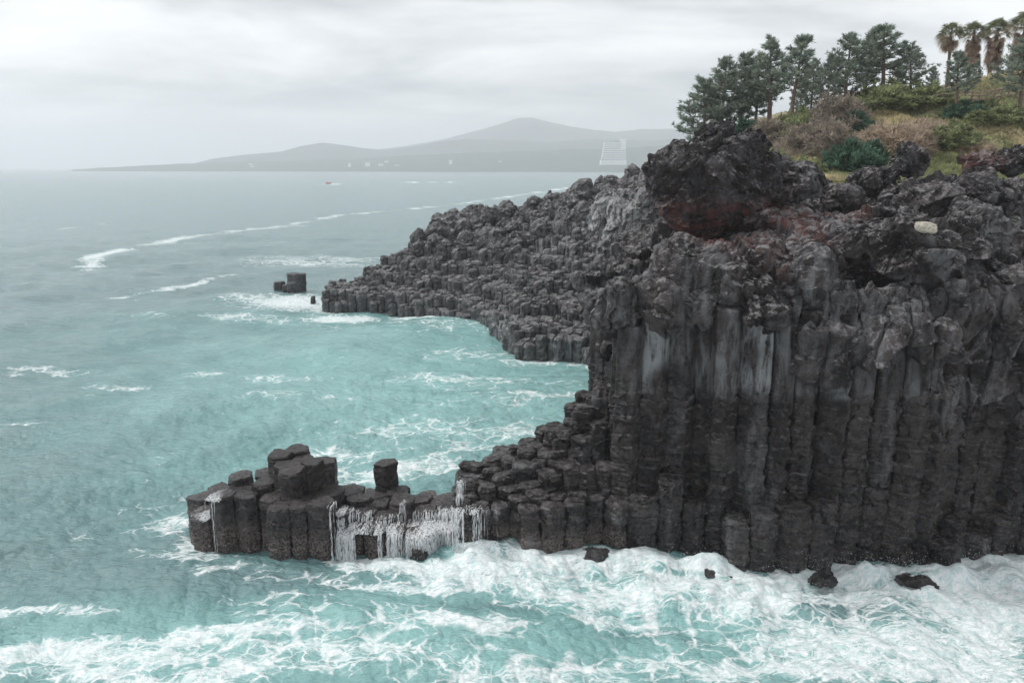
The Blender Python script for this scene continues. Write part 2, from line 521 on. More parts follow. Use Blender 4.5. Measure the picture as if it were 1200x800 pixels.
cells = voronoi_cells(SEEDS, 1.7, .06)
roots = {
    'reef': empty('rock_reef', (-11, 42, 0), 'low wave-washed shelf of thick dark hexagonal rock columns running out into the surf', 'reef'),
    'steps': empty('rock_ledge', (1, 43, 0), 'stepped flight of short dark rock columns climbing from the low reef to the tall cliff', 'rock ledge'),
    'cliff': empty('sea_cliff', (20, 42, 0), 'tall dark cliff of upright rock columns under a lumpy lava cap, filling the right side', 'cliff'),
}
CLIFF = roots['cliff']
def calm_wall(W):
    return 1.0 - .8 * sstep(9.3, 10.2, W[:, 2] + .4 * np.sin(W[:, 0] * 1.3))
flank = MB(); NEARCOL = []
for k, (s, poly) in enumerate(zip(SEEDS, cells)):
    if len(poly) < 3: continue
    kind, h = near_height(*s)
    if kind is None: continue
    NEARCOL.append((s[0], s[1], h, kind))
    dfront = s[1] - yf(s[0])
    if kind == 'cliff':
        vis = dfront < 3.6 or s[0] - xfl(s[1]) < 2.2
        V, Q = column_geo(poly, -1.2, h, .085 if vis else .25, k, random.Random(k), .10, (.25, .9), .075, .06, .03, .085, .10, wrinkle=.045,
                          lean=(.012 * math.sin(s[0] * .35), RN.uniform(.0, .02)), calm=calm_wall if h > 9 else None)
        x, z = V[:, 0], V[:, 2]
        pale = sstep(9.4, 10.1, z + .35 * perlin(V * .9, 3)) * sstep(5.5, 8, x) * (1 - .55 * sstep(16, 22, x)) * (.65 + .35 * math.sin(k * 2.1))
        pale = np.maximum(pale, .30 * sstep(.15, .5, perlin(V * np.array([.5, .5, .18]), 9)))
        pale *= sstep(.3, -.1, perlin(V * np.array([.55, .55, .3]), 31) - .12)
        mk('column', V, Q, M_WALL, CLIFF, False, {'pale': pale, 'dry': .35 + sstep(2, 9, z) * .3})  # dry also weights the highlights painted on the ledges
    elif kind == 'flank':
        V, Q = column_geo(poly, -1.2, h, .3, k, random.Random(k), .1, (.5, 1.2), .05, .05, .05, .08, .12)
        flank.add(V, Q)
    else:
        reef = kind == 'reef'
        V, Q = column_geo(poly, -1.3, h, .075, k, random.Random(k), .13 if not reef else .05, (.7, 1.8) if reef else (.35, 1.3),
                          .025 if reef else .05, .025 if reef else .035, .03 if reef else .05, .05 if reef else .10, .04 if reef else .16, wrinkle=.03 if reef else .07,
                          lean=(RN.uniform(-.02, .02), RN.uniform(-.01, .03)), capn=6)
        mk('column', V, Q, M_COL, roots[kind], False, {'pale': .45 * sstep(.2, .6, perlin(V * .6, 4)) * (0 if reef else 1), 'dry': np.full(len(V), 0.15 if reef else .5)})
fo = flank.build('rear_column', M_WALL, CLIFF, True); fo['kind'] = 'stuff'

# ------------------------------------------------------------------ lumpy rock by voxel union
def ico(sub):
    import bmesh
    bm = bmesh.new(); bmesh.ops.create_icosphere(bm, subdivisions=sub, radius=1)
    V = np.array([v.co[:] for v in bm.verts]); T = np.array([[v.index for v in f.verts] for f in bm.faces]); bm.free()
    return V, T
ICO3, ICO2, ICO1 = ico(3), ico(2), ico(1)

def voxel_union(mb, size):
    me = bpy.data.meshes.new('tmp')
    o = mb.build('tmp', M_CAP)
    md = o.modifiers.new('r', 'REMESH'); md.mode = 'VOXEL'; md.voxel_size = size; md.adaptivity = 0
    dg = bpy.context.evaluated_depsgraph_get(); dg.update()
    ev = o.evaluated_get(dg); m2 = ev.to_mesh()
    nv = len(m2.vertices); V = np.zeros(nv * 3, np.float32); m2.vertices.foreach_get('co', V); V = V.reshape(-1, 3)
    Nn = np.zeros(nv * 3, np.float32); m2.vertices.foreach_get('normal', Nn); Nn = Nn.reshape(-1, 3)
    nl = len(m2.loops); L = np.zeros(nl, np.int32); m2.loops.foreach_get('vertex_index', L)
    Q = L.reshape(-1, 4)
    ev.to_mesh_clear(); data = o.data; bpy.data.objects.remove(o); bpy.data.meshes.remove(data); bpy.data.meshes.remove(me)
    return V, Q, Nn

def blob(mb, c, r, seed=0, amp=.22, I=ICO3):
    V = I[0] * (1.08 + amp * fbm(I[0] * 1.3 + seed * 3.1, 3, seed % 17)[:, None])
    rc = np.random.RandomState(seed + 500)
    for q in range(11):                      # broken flat faces
        n = rc.normal(size=3); n /= np.linalg.norm(n); dd_ = rc.uniform(.62, .95)
        V = V - n * np.maximum(V @ n - dd_, 0)[:, None]
    V = V * np.array(r) + np.array(c)
    mb.add(V, T=I[1])

def craggy(V, Nn, amp=1.0, seed=0, sc=1.0, calm=0.0):
    k = 1 - calm
    W = V + .35 * np.stack([perlin(V * .8, seed), perlin(V * .8, seed + 1), perlin(V * .8, seed + 2)], 1)
    n = fbm(W * .38 * sc, 3, seed) * .6
    fo, fe = facets(W * np.array([.5, .5, .6]) * sc, seed % 11)
    n += fo * .62
    fo, fe = facets(W * 1.7 * sc, seed % 13 + 1)
    n += fo * .17 * k
    n += (fbm(W * 1.3 * sc, 4, seed + 5, .6, True) - .3) * .24 * k
    n += (fbm(V * 3.4 * sc, 3, seed + 9, .6, True) - .3) * .06
    return V + Nn * (n * amp)[:, None]

S2 = np.array([(s[0], s[1]) for s in SEEDS if s[1] < 50 and s[0] > 2])
def crease(V):
    out = np.zeros(len(V), np.float32)
    for a in range(0, len(V), 20000):
        W = V[a:a + 20000]
        cand = S2
        d = np.sqrt(((W[:, None, 0] - cand[None, :, 0]) ** 2 + (W[:, None, 1] - cand[None, :, 1]) ** 2).astype(np.float32))
        p = np.partition(d, 1, axis=1)
        out[a:a + 20000] = p[:, 1] - p[:, 0]
    return out

cap = MB()
# front face lumps: px, py, distance, radii
CB = [(700, 325, 43.2, 1.4, 2.0, .7), (735, 336, 43.2, 2.2, 2.4, 1.0), (722, 360, 42.9, 1.4, 2.0, 1.6), (770, 336, 43.2, 2.4, 2.6, 1.1), (708, 350, 42.8, 1.2, 1.8, 1.3),
      (748, 352, 42.2, 1.6, 1.9, 1.5), (806, 325, 43.0, 2.4, 2.8, 2.0), (785, 352, 42.0, 1.5, 1.8, 1.5), (822, 350, 41.7, 1.4, 1.6, 1.6), (845, 315, 43.0, 1.9, 2.6, 2.2),
      (862, 345, 42.2, 1.3, 2.0, 2.4), (880, 358, 41.5, 1.4, 1.7, 1.5), (905, 300, 44.2, 2.2, 2.6, 1.7), (935, 322, 43.0, 2.2, 2.5, 2.2), (915, 365, 42.0, 1.6, 2.0, 2.0),
      (925, 385, 41.3, 1.3, 1.6, 1.5), (958, 395, 40.7, 1.9, 2.0, 1.9), (985, 372, 40.5, 1.9, 2.2, 1.5), (1003, 392, 40.3, 1.5, 1.9, 1.6), (1045, 368, 40.5, 1.9, 2.2, 1.35),
      (1060, 392, 40.5, 1.7, 2.0, 1.5), (1020, 375, 40.8, 1.6, 2.0, 1.2), (985, 330, 44.3, 3.0, 2.2, 2.6), (955, 283, 45.0, 2.4, 2.4, 1.4), (1010, 275, 43.6, 2.8, 2.8, 1.3),
      (1050, 285, 42.8, 2.3, 2.5, 1.6), (1075, 318, 42.0, 1.9, 2.2, 2.2), (1082, 370, 41.4, 1.4, 1.8, 2.4), (1060, 450, 41.0, 1.5, 1.6, 2.6), (1085, 470, 40.9, 1.2, 1.5, 3.0),
      (1110, 350, 44.2, 2.2, 2.2, 4.5), (1135, 300, 43.4, 1.6, 2.4, 1.8), (1152, 345, 42.4, 1.5, 2.2, 2.2), (1175, 290, 43.6, 2.2, 2.8, 2.0), (1195, 340, 42.8, 1.8, 2.4, 2.6),
      (1140, 420, 41.4, 1.3, 1.7, 2.6), (1165, 430, 41.0, 1.3, 1.7, 2.6), (1195, 430, 41.2, 1.4, 1.8, 3.0), (1240, 330, 43.0, 3, 3, 3.5), (1290, 350, 43, 3, 3, 4), (1340, 380, 43, 3.5, 3, 4),
      (1250, 420, 41.8, 2.4, 2.2, 3.0), (1120, 265, 46.0, 1.8, 2.0, 1.6), (1085, 245, 48.0, 1.6, 2.0, 1.5), 
      (1010, 440, 41.6, .9, 1.3, 1.4), (850, 352, 41.6, 1.5, 1.7, 1.2), (1108, 378, 41.6, 1.3, 1.6, 1.9), (1132, 372, 41.4, 1.3, 1.6, 1.9), (765, 350, 41.8, 1.3, 1.7, 1.2)]
for k, (px, py, Y, a, b, c) in enumerate(CB):
    q_ = PY(px, py, Y); q_[1] += -.75 + .75 * math.sin(k * 2.7); blob(cap, q_, (a * 1.1, b, c * 1.12), k)
cap.box((28.5, 53, 8.0), (42, 14, 16.5)); cap.box((34.5, 72, 8.4), (30, 28, 17))
# rough plateau behind the front lumps
rp = random.Random(5)
def plateau(x, y): return 17.0 + 3.1 * sstep(43, 54, y) + .25 * math.sin(x * .7) * math.sin(y * .6) - 1.0 * (1 - sstep(9, 16, x)) - 3.8 * (1 - sstep(2.5, 8.5, x - xfl(y)))
for k in range(300):
    y = rp.uniform(44, 63); x = rp.uniform(xfl(y) + 2.5, 47)
    r = rp.uniform(.8, 2.5)
    blob(cap, (x, y, plateau(x, y) - r * .55 + rp.uniform(-.4, .35)), (r, r * rp.uniform(.8, 1.2), r * rp.uniform(.55, 1.0)), k, .3, ICO2)
for k in range(60):
    y = rp.uniform(62, 84); x = xfl(y) + rp.uniform(1.5, 6)
    r = rp.uniform(1.5, 3)
    blob(cap, (x, y, 13.8 - r * .4 + rp.uniform(-.3, .5)), (r, r, r * .8), k, .3, ICO2)
V, Q, Nn = voxel_union(cap, .105)
cr = crease(V)
fade = sstep(19, 13, V[:, 2]) * sstep(47, 44, V[:, 1])
V2 = craggy(V, Nn, 1.0 - .1 * fade, 2, 1.0, fade * .75)
V2 -= Nn * (fade * .38 * np.exp(-(cr / .14) ** 2))[:, None]
def capat(V):
    # world space zones: rusty band round the boulder's foot, pale lumps
    def zone(lst):
        o = np.zeros(len(V), np.float32)
        for (px, py, Y, r, s) in lst:
            c = PY(px, py, Y); d = np.sqrt(((V - c) ** 2).sum(1)); o = np.maximum(o, s * sstep(r, r * .4, d))
        return o
    n = perlin(V * .7, 8) * .5
    red = zone([(845, 290, 43, 3.2, 1), (885, 300, 42.5, 3.2, 1), (870, 345, 42, 2.6, .9), (930, 285, 43, 3, .9), (800, 300, 44, 3, .6), (985, 255, 44, 2.2, .8), (1190, 300, 43, 2.5, .45), (900, 265, 45, 3, .7)])
    pale = zone([(950, 385, 40.5, 3.4, .8), (1000, 378, 40, 3.0, .85), (1050, 372, 40, 3.0, .85), (1085, 320, 42, 2.6, .7), (900, 420, 41, 3, .6), (800, 400, 41, 2.2, .5), (1170, 280, 43, 3.4, .7), (1075, 430, 40.5, 3, .4), (745, 370, 41.5, 1.8, .35)])
    pale = np.maximum(pale, .35 * sstep(.1, .5, perlin(V * .35, 14)))
    pale = np.maximum(pale, .45 * sstep(46, 50, V[:, 1]) * sstep(-.2, .3, perlin(V * .5, 24)))
    pale = np.maximum(pale, .55 * sstep(.0, .4, perlin(V * np.array([.4, .4, .25]), 34)) * sstep(47, 45, V[:, 1]))
    return {'red': np.clip(red + n * red, 0, 1), 'pale': pale * .9, 'dry': np.full(len(V), 1.0)}
mk('rock_cap', V2, Q, M_CAP, CLIFF, False, capat(V2))
print('cap verts', len(V2))

# ------------------------------------------------------------------ free rocks on the cliff top
def rock(name, c, r, label, cat, group=None, seed=0, vox=.09, amp=.7, red=None, extra=(), mat=None, sc=1.0, pale=.2, dry=1.0):
    mb = MB(); c = np.array(c, float); rr = random.Random(seed)
    blob(mb, c, r, seed, .3)
    for e in extra: blob(mb, c + np.array(e[:3]), e[3:6], seed + 3, .3)
    for k in range(7):
        a = rr.uniform(0, 6.28); b = rr.uniform(-.5, .9)
        d = np.array([math.cos(a) * math.cos(b), math.sin(a) * math.cos(b), math.sin(b)]) * np.array(r) * rr.uniform(.55, .85)
        blob(mb, c + d, np.array(r) * rr.uniform(.3, .5), seed + k, .3, ICO2)
    V, Q, Nn = voxel_union(mb, vox)
    V = craggy(V, Nn, amp, seed % 50, sc)
    at = {'dry': np.full(len(V), dry), 'pale': pale * sstep(-.1, .5, perlin(V * .6, seed))}
    if red: at['red'] = red(V)
    o = mk(name, V, Q, mat or M_CAP, None, False, at, origin=(c[0], c[1], float(V[:, 2].min())))
    return tag(o, label, cat, group)

bc = PY(832, 211, 47.5)
rock('boulder', bc, (3.7, 3.2, 3.0), 'huge craggy dark boulder with a rust-red underside perched on the cliff edge', 'boulder', None, 4, .085, .85,
     red=lambda V: sstep(bc[2] - .6, bc[2] - 2.4, V[:, 2] + perlin(V * .6, 2)),
     extra=[(1.8, .3, .9, 2.4, 2.4, 1.9), (-2.0, 0, .7, 1.9, 2.2, 1.5), (.3, .2, 2.3, 1.6, 1.8, 1.0), (3.2, .8, -.8, 1.6, 1.8, 2.0), (.2, .5, -2.3, 2.2, 2.0, 1.4), (.9, .2, 2.6, 1.5, 1.5, .8)], sc=1.25, mat=M_BOULDER)
rock('boulder', PY(928, 212, 52), (1.7, 1.6, 1.9), 'pale grey lobed rock beside the right flank of the huge boulder', 'rock', 'rocks on the cliff top', 9, .1, .5, pale=.8,
     extra=[(1.3, .3, -.8, 1.2, 1.2, 1.6)])
ROCKS = [(1066, 190, 55, 1.1, .9, 1.1, 'dark square-headed knob of lava standing against the yellow grass'),
         (1018, 210, 54, 1.2, 1.1, .9, 'broad grey jagged rock at the lower edge of the grass, left of the square-headed knob'),
         (1040, 207, 54, .9, .9, .9, 'small peaked lava rock leaning against the broad grey jagged rock'),
         (1143, 222, 50, 1.2, 1.1, 1.5, 'near-black spiky lava rock rising over the cliff edge, beyond the pale stone'),
         (1150, 192, 57, 1.5, 1.2, .8, 'flat brownish lava rock bedded in straw-coloured grass'),
         (1190, 188, 57, 1.4, 1.2, 1.3, 'brown pitted rock on the grass at the right edge of the photo'),
         (1172, 228, 50, 1.1, 1.0, .9, 'grey rounded rock behind the near-black spiky one'),
         (985, 232, 50, 1.4, 1.2, .9, 'low grey rubbly rock on the plateau between the pale lobed rock and the cliff edge'),
         (905, 262, 45.5, 1.5, 1.2, .9, 'small reddish rock under the right side of the huge boulder'),
         (945, 262, 46, 1.5, 1.2, .9, 'rounded rust-tinted rock on the cliff edge'),
         (1100, 232, 50, 1.3, 1.2, 1.2, 'dark fractured rock standing just above the pale stone')]
for k, (px, py, Y, a, b, c, lb) in enumerate(ROCKS):
    rock('rock', PY(px, py, Y), (a, b, c), lb, 'rock', 'rocks on the cliff top', 20 + k, .09, .6,
         red=(lambda V: np.full(len(V), .8)) if 'red' in lb or 'rust' in lb else None, pale=.4, sc=1.4)
M_STONE = simple('pale_stone', (.34, .32, .27), .85, .4, 7, .05)
_d = ray(1088, 268); _t = np.cross(V2 - np.array([0, 0, H]), _d / np.linalg.norm(_d)); _n = np.linalg.norm(_t, axis=1)
_c = V2[_n < .25]; sc_ = _c[_c[:, 1].argmin()].astype(float) + np.array([0, .30, .12])
mb = MB(); Vs = ICO3[0].copy()
Vs = np.sign(Vs) * np.abs(Vs) ** .7 * np.array([.55, .5, .30]); Vs += fbm(Vs * 2.2, 4, 3)[:, None] * .13
Vs[:, 2] -= Vs[:, 0] * .15
mb.add(Vs + sc_, T=ICO3[1])
tag(mb.build('stone', M_STONE, None, True, origin=tuple(sc_)), 'smooth cream-coloured stone lying on the lip of the cliff', 'stone')

# rocks awash at the foot of the cliff
for k, (px, py, a, c, lb) in enumerate([(696, 655, 1.3, .55, 'rounded wet rock breaking the surf in front of the stepped columns'),
                                    (842, 678, 1.3, .45, 'dark rock half drowned in foam at the foot of the cliff, left of the bulge'),
                                    (962, 678, 1.2, .5, 'dark wet rock in the white surf, just right of the cliff bulge'),
                                    (1072, 683, 1.6, .55, 'rock streaming with foam near the right end of the cliff foot'),
                                    (566, 645, 1.5, .75, 'rock veiled by running water where the reef meets the stepped ledge'),
                                    (490, 655, .9, .7, 'small rock under the cascade at the front of the reef')]):
    p = PZ(px, py, .1)
    rock('rock', p, (a * .62, a * .5, c * .8), lb, 'rock', 'rocks awash in the surf', 50 + k, .09, .5, mat=M_WALL, dry=.1, pale=.1)

# ------------------------------------------------------------------ far headland of low columns
FW = [(374, 363), (400, 364), (430, 363), (470, 368), (505, 373), (545, 379), (575, 390), (592, 402), (602, 414), (655, 419), (712, 424), (760, 430)]
FWP = np.array([PZ(*p)[:2] for p in FW])
RX2 = [-32, -30, -26, -22, -16, -12, -6, 0, 6, 10, 15, 20, 30]
RZ2 = [1.6, 3.4, 5.4, 7.4, 11.0, 13.2, 14.2, 14.8, 17.0, 18.9, 20.0, 20.8, 21.0]
def yback(x): return np.interp(x, [-32, -28, -20, 0, 15, 30], [119, 126, 132, 130, 124, 122])
def yfront(x):
    # the waterline steps back and forth: take it as distance along x
    return np.interp(x, FWP[:, 0], FWP[:, 1])
def fheight(x, y):
    if x < FWP[0, 0] + .5: return None, None
    a, b = yfront(x), yback(x)
    t = (y - a) / (b - a)
    if t < 0 or t > 1.12: return None, None
    rz = np.interp(x, RX2, RZ2)
    lo = 1.9
    h = lo + (rz - lo) * max(0, min(t, 1)) ** 1.15
    if t > 1: h *= 1 - (t - 1) * 4
    return h, t
HEAD = empty('rocky_headland', (0, 110, 0), 'distant headland of countless low stepped rock columns ending in a point, across the bay', 'headland')
rf = random.Random(9)
FS = []
s = 1.34
for r, y in enumerate(np.arange(82, 136, s * .87)):
    for x in np.arange(-34, 24, s):
        FS.append((x + (r % 2) * s / 2 + rf.uniform(-.25, .25) * s, y + rf.uniform(-.25, .25) * s))
fcells = voronoi_cells(FS, 1.4, .10)
built = []
for k, (p, poly) in enumerate(zip(FS, fcells)):
    if len(poly) < 3: continue
    h, t = fheight(*p)
    if h is None: continue
    lump = perlin(np.array([[p[0] * .13, p[1] * .13, 0]]), 6)[0]
    h = h + lump * 2.2 * t
    q_ = h + 1.1 * perlin(np.array([[p[0] * .3, p[1] * .3, 0]]), 16)[0]
    h = h * .35 + .65 * (math.floor(q_ / 2.1) * 2.1 + 1.0) + rf.uniform(-.45, .45) * (.5 + t)
    h = max(.5, h)
    if t < .06: h = min(h, 2.4)
    z0 = -1.0 if t < .2 or t > .95 else max(-1, h - 4.5)
    V, Q = column_geo(poly, z0, h, .26, k, random.Random(k), .22, (.6, 1.6), .06, .05, .06, .08, .12, capn=2)
    built.append((math.hypot(p[0], p[1]), t, V, Q))
built.sort(key=lambda b: b[0])
rest = MB(); cnt = 0
for d, t, V, Q in built:
    pal = .55 * sstep(.0, .5, perlin(V * .12, 12)) + .2
    if cnt < 99:
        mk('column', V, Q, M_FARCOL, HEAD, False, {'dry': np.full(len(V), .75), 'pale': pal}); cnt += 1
    else: rest.add(V, Q)
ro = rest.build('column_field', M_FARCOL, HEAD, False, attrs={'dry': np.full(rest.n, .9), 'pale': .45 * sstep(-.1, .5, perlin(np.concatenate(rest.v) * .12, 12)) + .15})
ro['kind'] = 'stuff'
# jagged crest and the pale bare outcrop
cm_ = MB(); rk = random.Random(12)
CREST = [(508, 268, 131, 1.6), (528, 262, 131, 2.2), (548, 262, 131, 1.7), (565, 268, 130, 1.5), (585, 266, 130, 1.6), (603, 258, 129, 1.8), (622, 250, 128, 1.7), (640, 246, 127, 1.8), (655, 243, 126, 1.5),
         (668, 240, 122, 1.6), (684, 232, 121, 2.2), (700, 240, 121, 2.5), (712, 226, 121, 1.9), (728, 224, 120, 1.8), (742, 222, 119, 1.9), (760, 225, 118, 3), (780, 225, 118, 3)]
for k, (px, py, Y, r) in enumerate(CREST):
    blob(cm_, PY(px, py, Y), (r, r, r), k, .35)
    for q in range(5):
        blob(cm_, PY(px, py, Y) + np.array([rk.uniform(-2, 2), rk.uniform(-3, 1), rk.uniform(-2.6, .4)]), (rk.uniform(.6, 1.4),) * 3, k + q, .4, ICO2)
for k, (px, py, Y, a, c) in enumerate([(712, 262, 112, 3, 4.5), (735, 275, 108, 3.2, 5.0), (752, 262, 108, 3, 6), (720, 300, 104, 3, 3), (745, 310, 101, 3.4, 3.4), (770, 300, 104, 5, 8), (690, 260, 116, 2.6, 3), (735, 245, 114, 3, 3), (660, 262, 120, 2.6, 2.4), (675, 285, 114, 2.5, 2)]):
    blob(cm_, PY(px, py, Y), (a, 2.6, c), k + 30, .35)
for k in range(150):
    x = rk.uniform(-16, 22); t = rk.uniform(.62, 1.0)
    y = yfront(x) + t * (yback(x) - yfront(x)); h, _ = fheight(x, y); r = rk.uniform(.6, 1.7)
    blob(cm_, (x, y, h + rk.uniform(-.5, .7)), (r, r, r * rk.uniform(.6, 1.5)), k, .35, ICO2)
V, Q, Nn = voxel_union(cm_, .26)
V = craggy(V, Nn, 1.1, 7, .8)
c0 = PY(725, 270, 110); d0 = np.sqrt(((V - c0) ** 2).sum(1))
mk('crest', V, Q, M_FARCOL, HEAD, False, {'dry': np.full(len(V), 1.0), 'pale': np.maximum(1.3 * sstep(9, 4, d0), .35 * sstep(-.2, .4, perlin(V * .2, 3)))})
for k, (px, py, Y, r, lb) in enumerate([(684, 223, 121, 1.9, 'round-headed pale rock crowning the crest of the distant headland'), (716, 213, 121, 1.3, 'rounded grey rock on the far crest, right next to the huge boulder'), (733, 212, 119, 1.7, 'block of grey rock on the far headland touching the outline of the huge boulder')][:2]):
    rock('rock', PY(px, py, Y), (r, r, r * .9), lb, 'rock', None, 80 + k, .2, .5, mat=M_FARCOL, pale=.5)

# sea stack
ST = empty('sea_stack', tuple(PZ(338, 344)), 'small isolated stump of dark rock columns standing in foam off the headland tip', 'sea stack')
sp = PZ(338, 344)
m1 = sp[1] / F * 1.0
for k, (px, py, dy, w, top) in enumerate([(327.5, 343, .2, 1.05, 330), (345, 344, .3, 1.3, 320.5), (349.5, 344, 1.6, 1.2, 321), (342, 344, 1.6, 1.2, 322.5), (339, 344.5, -.9, 1.0, 333.5), (345, 345, -1.2, .95, 331), (334, 344, .6, .8, 339)]):
    p = PZ(px, py); p[1] += dy
    zt = PY(px, top, p[1])[2]
    poly = [(p[0] + w * math.cos(a + k), p[1] + w * math.sin(a + k)) for a in np.arange(6) * math.pi / 3]
    V, Q = column_geo(poly, -1, zt, .2, 300 + k, random.Random(k), .06, (.8, 1.8), .04, .04, .04, .06, .06, capn=3)
    mk('column', V, Q, M_FARCOL, ST, False, {'dry': np.full(len(V), .15)})
q = PZ(367, 355)
V, Q = column_geo([(q[0] + .45 * math.cos(a), q[1] + .45 * math.sin(a)) for a in np.arange(5) * 1.257], -1, 1.1, .2, 5, random.Random(5), .1, (.5, 1), .05, .05, .05, .06, .08, capn=2)
tag(mk('rock', V, Q, M_FARCOL, None, False, origin=tuple(q)), 'tiny lone rock poking from the foam between the sea stack and the headland', 'rock')

# ------------------------------------------------------------------ hillside terrain
def ztop(x): return np.interp(x, [8, 16, 20, 28, 37, 46, 55, 80, 140], [19, 21.5, 24.6, 26.1, 27.8, 29.6, 31.6, 35, 40])
def terr(x, y):
    t = sstep(57, 84, y)
    z = 20.7 + (ztop(x) - 20.7) * t
    z = z + np.clip(y - 84, 0, 200) * .01
    P = np.stack([x * .12, y * .12, x * 0], -1).reshape(-1, 3)
    z = z + (perlin(P, 2) * .9 + perlin(P * 3.7, 4) * .3).reshape(np.shape(x)) * np.clip((y - 56) / 6, 0, 1)
    # falls to the west coast
    xc = np.interp(y, [55, 80, 90, 100, 118, 135, 200, 400], [11, 17, 22, 27, 32, 37, 58, 115])
    z = z - 26 * sstep(4.0, -4.0, x - xc)
    return z
gx = np.concatenate([np.arange(6, 75, .6), np.arange(75, 260, 6)]); gy = np.concatenate([np.arange(56, 110, .6), np.arange(110, 400, 6)])
X, Y = np.meshgrid(gx, gy)
Z = terr(X, Y)
V = np.stack([X, Y, Z], -1).reshape(-1, 3)
nx_, ny_ = len(gx), len(gy)
i = np.arange(ny_ - 1)[:, None] * nx_; j = np.arange(nx_ - 1)[None]
Q = np.stack([i + j, i + j + 1, i + nx_ + j + 1, i + nx_ + j], -1).reshape(-1, 4)
m, nt, b, out = newmat('hill_soil'); g = N(nt); p = g.pos()
c = g.mix(g.rng(g.noise(p, .35, 6, .65), .35, .65), (.22, .23, .13), (.38, .33, .23))
c = g.mix(g.rng(g.noise(p, 1.6, 5, .6), .45, .65), c, (.10, .072, .055))
g.l(c, b.inputs['Base Color']); b.inputs['Roughness'].default_value = .9; b.inputs['Specular IOR Level'].default_value = .1
g.l(g.bump(g.noise(p, 4, 6, .7), .2), b.inputs['Normal'])
tag(mk('hillside', V, Q, m, None, True), kind='structure')

# ------------------------------------------------------------------ vegetation
def norm(a): return a / (np.linalg.norm(a, axis=-1, keepdims=True) + 1e-9)

def blades(C, A, K, ln, w, spread, rs, colors, droop=0.0):
    """thin triangular blades: tuft centres C, axes A"""
    n = len(C)
    D = norm(A[:, None] + rs.normal(size=(n, K, 3)) * spread)
    L = ln * rs.uniform(.6, 1.25, (n, K, 1))
    side = norm(np.cross(D, rs.normal(size=(n, K, 3)))) * w * rs.uniform(.7, 1.3, (n, K, 1))
    B = C[:, None] + D * L * .05
    Tm = B + D * L * .5; T = B + D * L; T[..., 2] -= droop * L[..., 0]; Tm[..., 2] -= droop * .2 * L[..., 0]
    V = np.stack([B - side * .6, B + side * .6, Tm + side, Tm - side, T], 2).reshape(-1, 3)
    k = np.arange(n * K)[:, None] * 5
    Q = k + np.array([[0, 1, 2, 3]]); Tt = k + np.array([[3, 2, 4]])
    c = np.repeat(colors[:, None], K, 1) * rs.uniform(.75, 1.3, (n, K, 1))
    c = np.repeat(c.reshape(-1, 3), 5, 0)
    return V, Q, Tt, c

def pine_mesh(h, seed, crown_r=2.6, base=.35, lean=(0, 0), dens=1.0, flat=.5, twist=.5):
    rs = np.random.RandomState(seed)
    n = 9
    t = np.linspace(0, 1, n)
    tr = np.stack([lean[0] * t ** 1.4 * h + twist * np.sin(t * 4 + seed) * .35 * t, lean[1] * t * h + twist * np.cos(t * 3.1 + seed) * .3 * t, t * h * .97], 1)
    w = MB(); w.tube(tr, .20 * (h / 10) * (1 - t * .85) + .02, 7)
    C = []; A = []; ti = []
    nb = int(26 * dens * (h / 10) ** .5)
    for k in range(nb):
        tt = base + (1 - base) * ((k + rs.rand()) / nb) ** .9
        a = k * 2.4 + rs.uniform(-.5, .5)
        env = crown_r * (1 - ((tt - base) / (1 - base)) ** 1.6 * .78) * rs.uniform(.55, 1.1)
        if tt < base + .12: env *= .8
        p0 = np.array([np.interp(tt, t, tr[:, i]) for i in range(3)])
        dr = np.array([math.cos(a), math.sin(a), 0])
        s = np.linspace(0, 1, 5)[:, None]
        L = p0 + dr * env * s + np.array([0, 0, 1]) * (env * (.18 + .25 * tt) * s ** 1.6 - env * .12 * np.sin(s * 3.1)) + rs.normal(size=(5, 3)) * .06 * s
        w.tube(L, .07 * (h / 10) * (1 - s[:, 0] * .8) + .008, 4, False)
        m_ = int(7 + env * 5)
        for q in range(m_):
            ss = rs.uniform(.28, 1.0)
            pc = np.array([np.interp(ss, s[:, 0], L[:, i]) for i in range(3)])
            perp = np.array([-dr[1], dr[0], 0]) * rs.normal() * env * .24 * (1.15 - abs(ss - .6))
            C.append(pc + perp + np.array([0, 0, rs.uniform(-.02, .28) * (1 + flat * 0)]))
            A.append(norm(dr * .5 + perp * .6 + np.array([0, 0, 1.0])))
            ti.append(rs.rand())
    for q in range(6):
        C.append(tr[-1] + rs.normal(size=3) * .12 + np.array([0, 0, -.25 * q * .5])); A.append(np.array([0, 0, 1.])); ti.append(.8)
    C = np.array(C); A = np.array(A); ti = np.array(ti)[:, None]
    col = np.array([.135, .185, .155]) * (1 - ti) + np.array([.29, .335, .265]) * ti
    V, Q, T, c = blades(C, A, 15, .46, .026, .55, rs, col)
    V2, Q2, T2, c2 = blades(C + rs.normal(size=C.shape) * .16, A, 6, .34, .026, .7, rs, col)
    return w, (V, Q, T, c), (V2, Q2, T2, c2)

def make_tree_from(pm, name, label, cat, group):
    w, a, b2 = pm
    root = empty(name, (0, 0, 0), label, cat, group)
    w.build('trunk', M_BARK, root, True)
    cr_ = MB(); cr_.add(a[0], a[1], a[2], a[3]); cr_.add(b2[0], b2[1], b2[2], b2[3])
    cr_.build('crown', M_LEAF, root)
    return root

def copy_tree(root):
    c = root.copy(); COL.objects.link(c)
    for ch in root.children:
        d = ch.copy(); COL.objects.link(d); d.parent = c
    return c

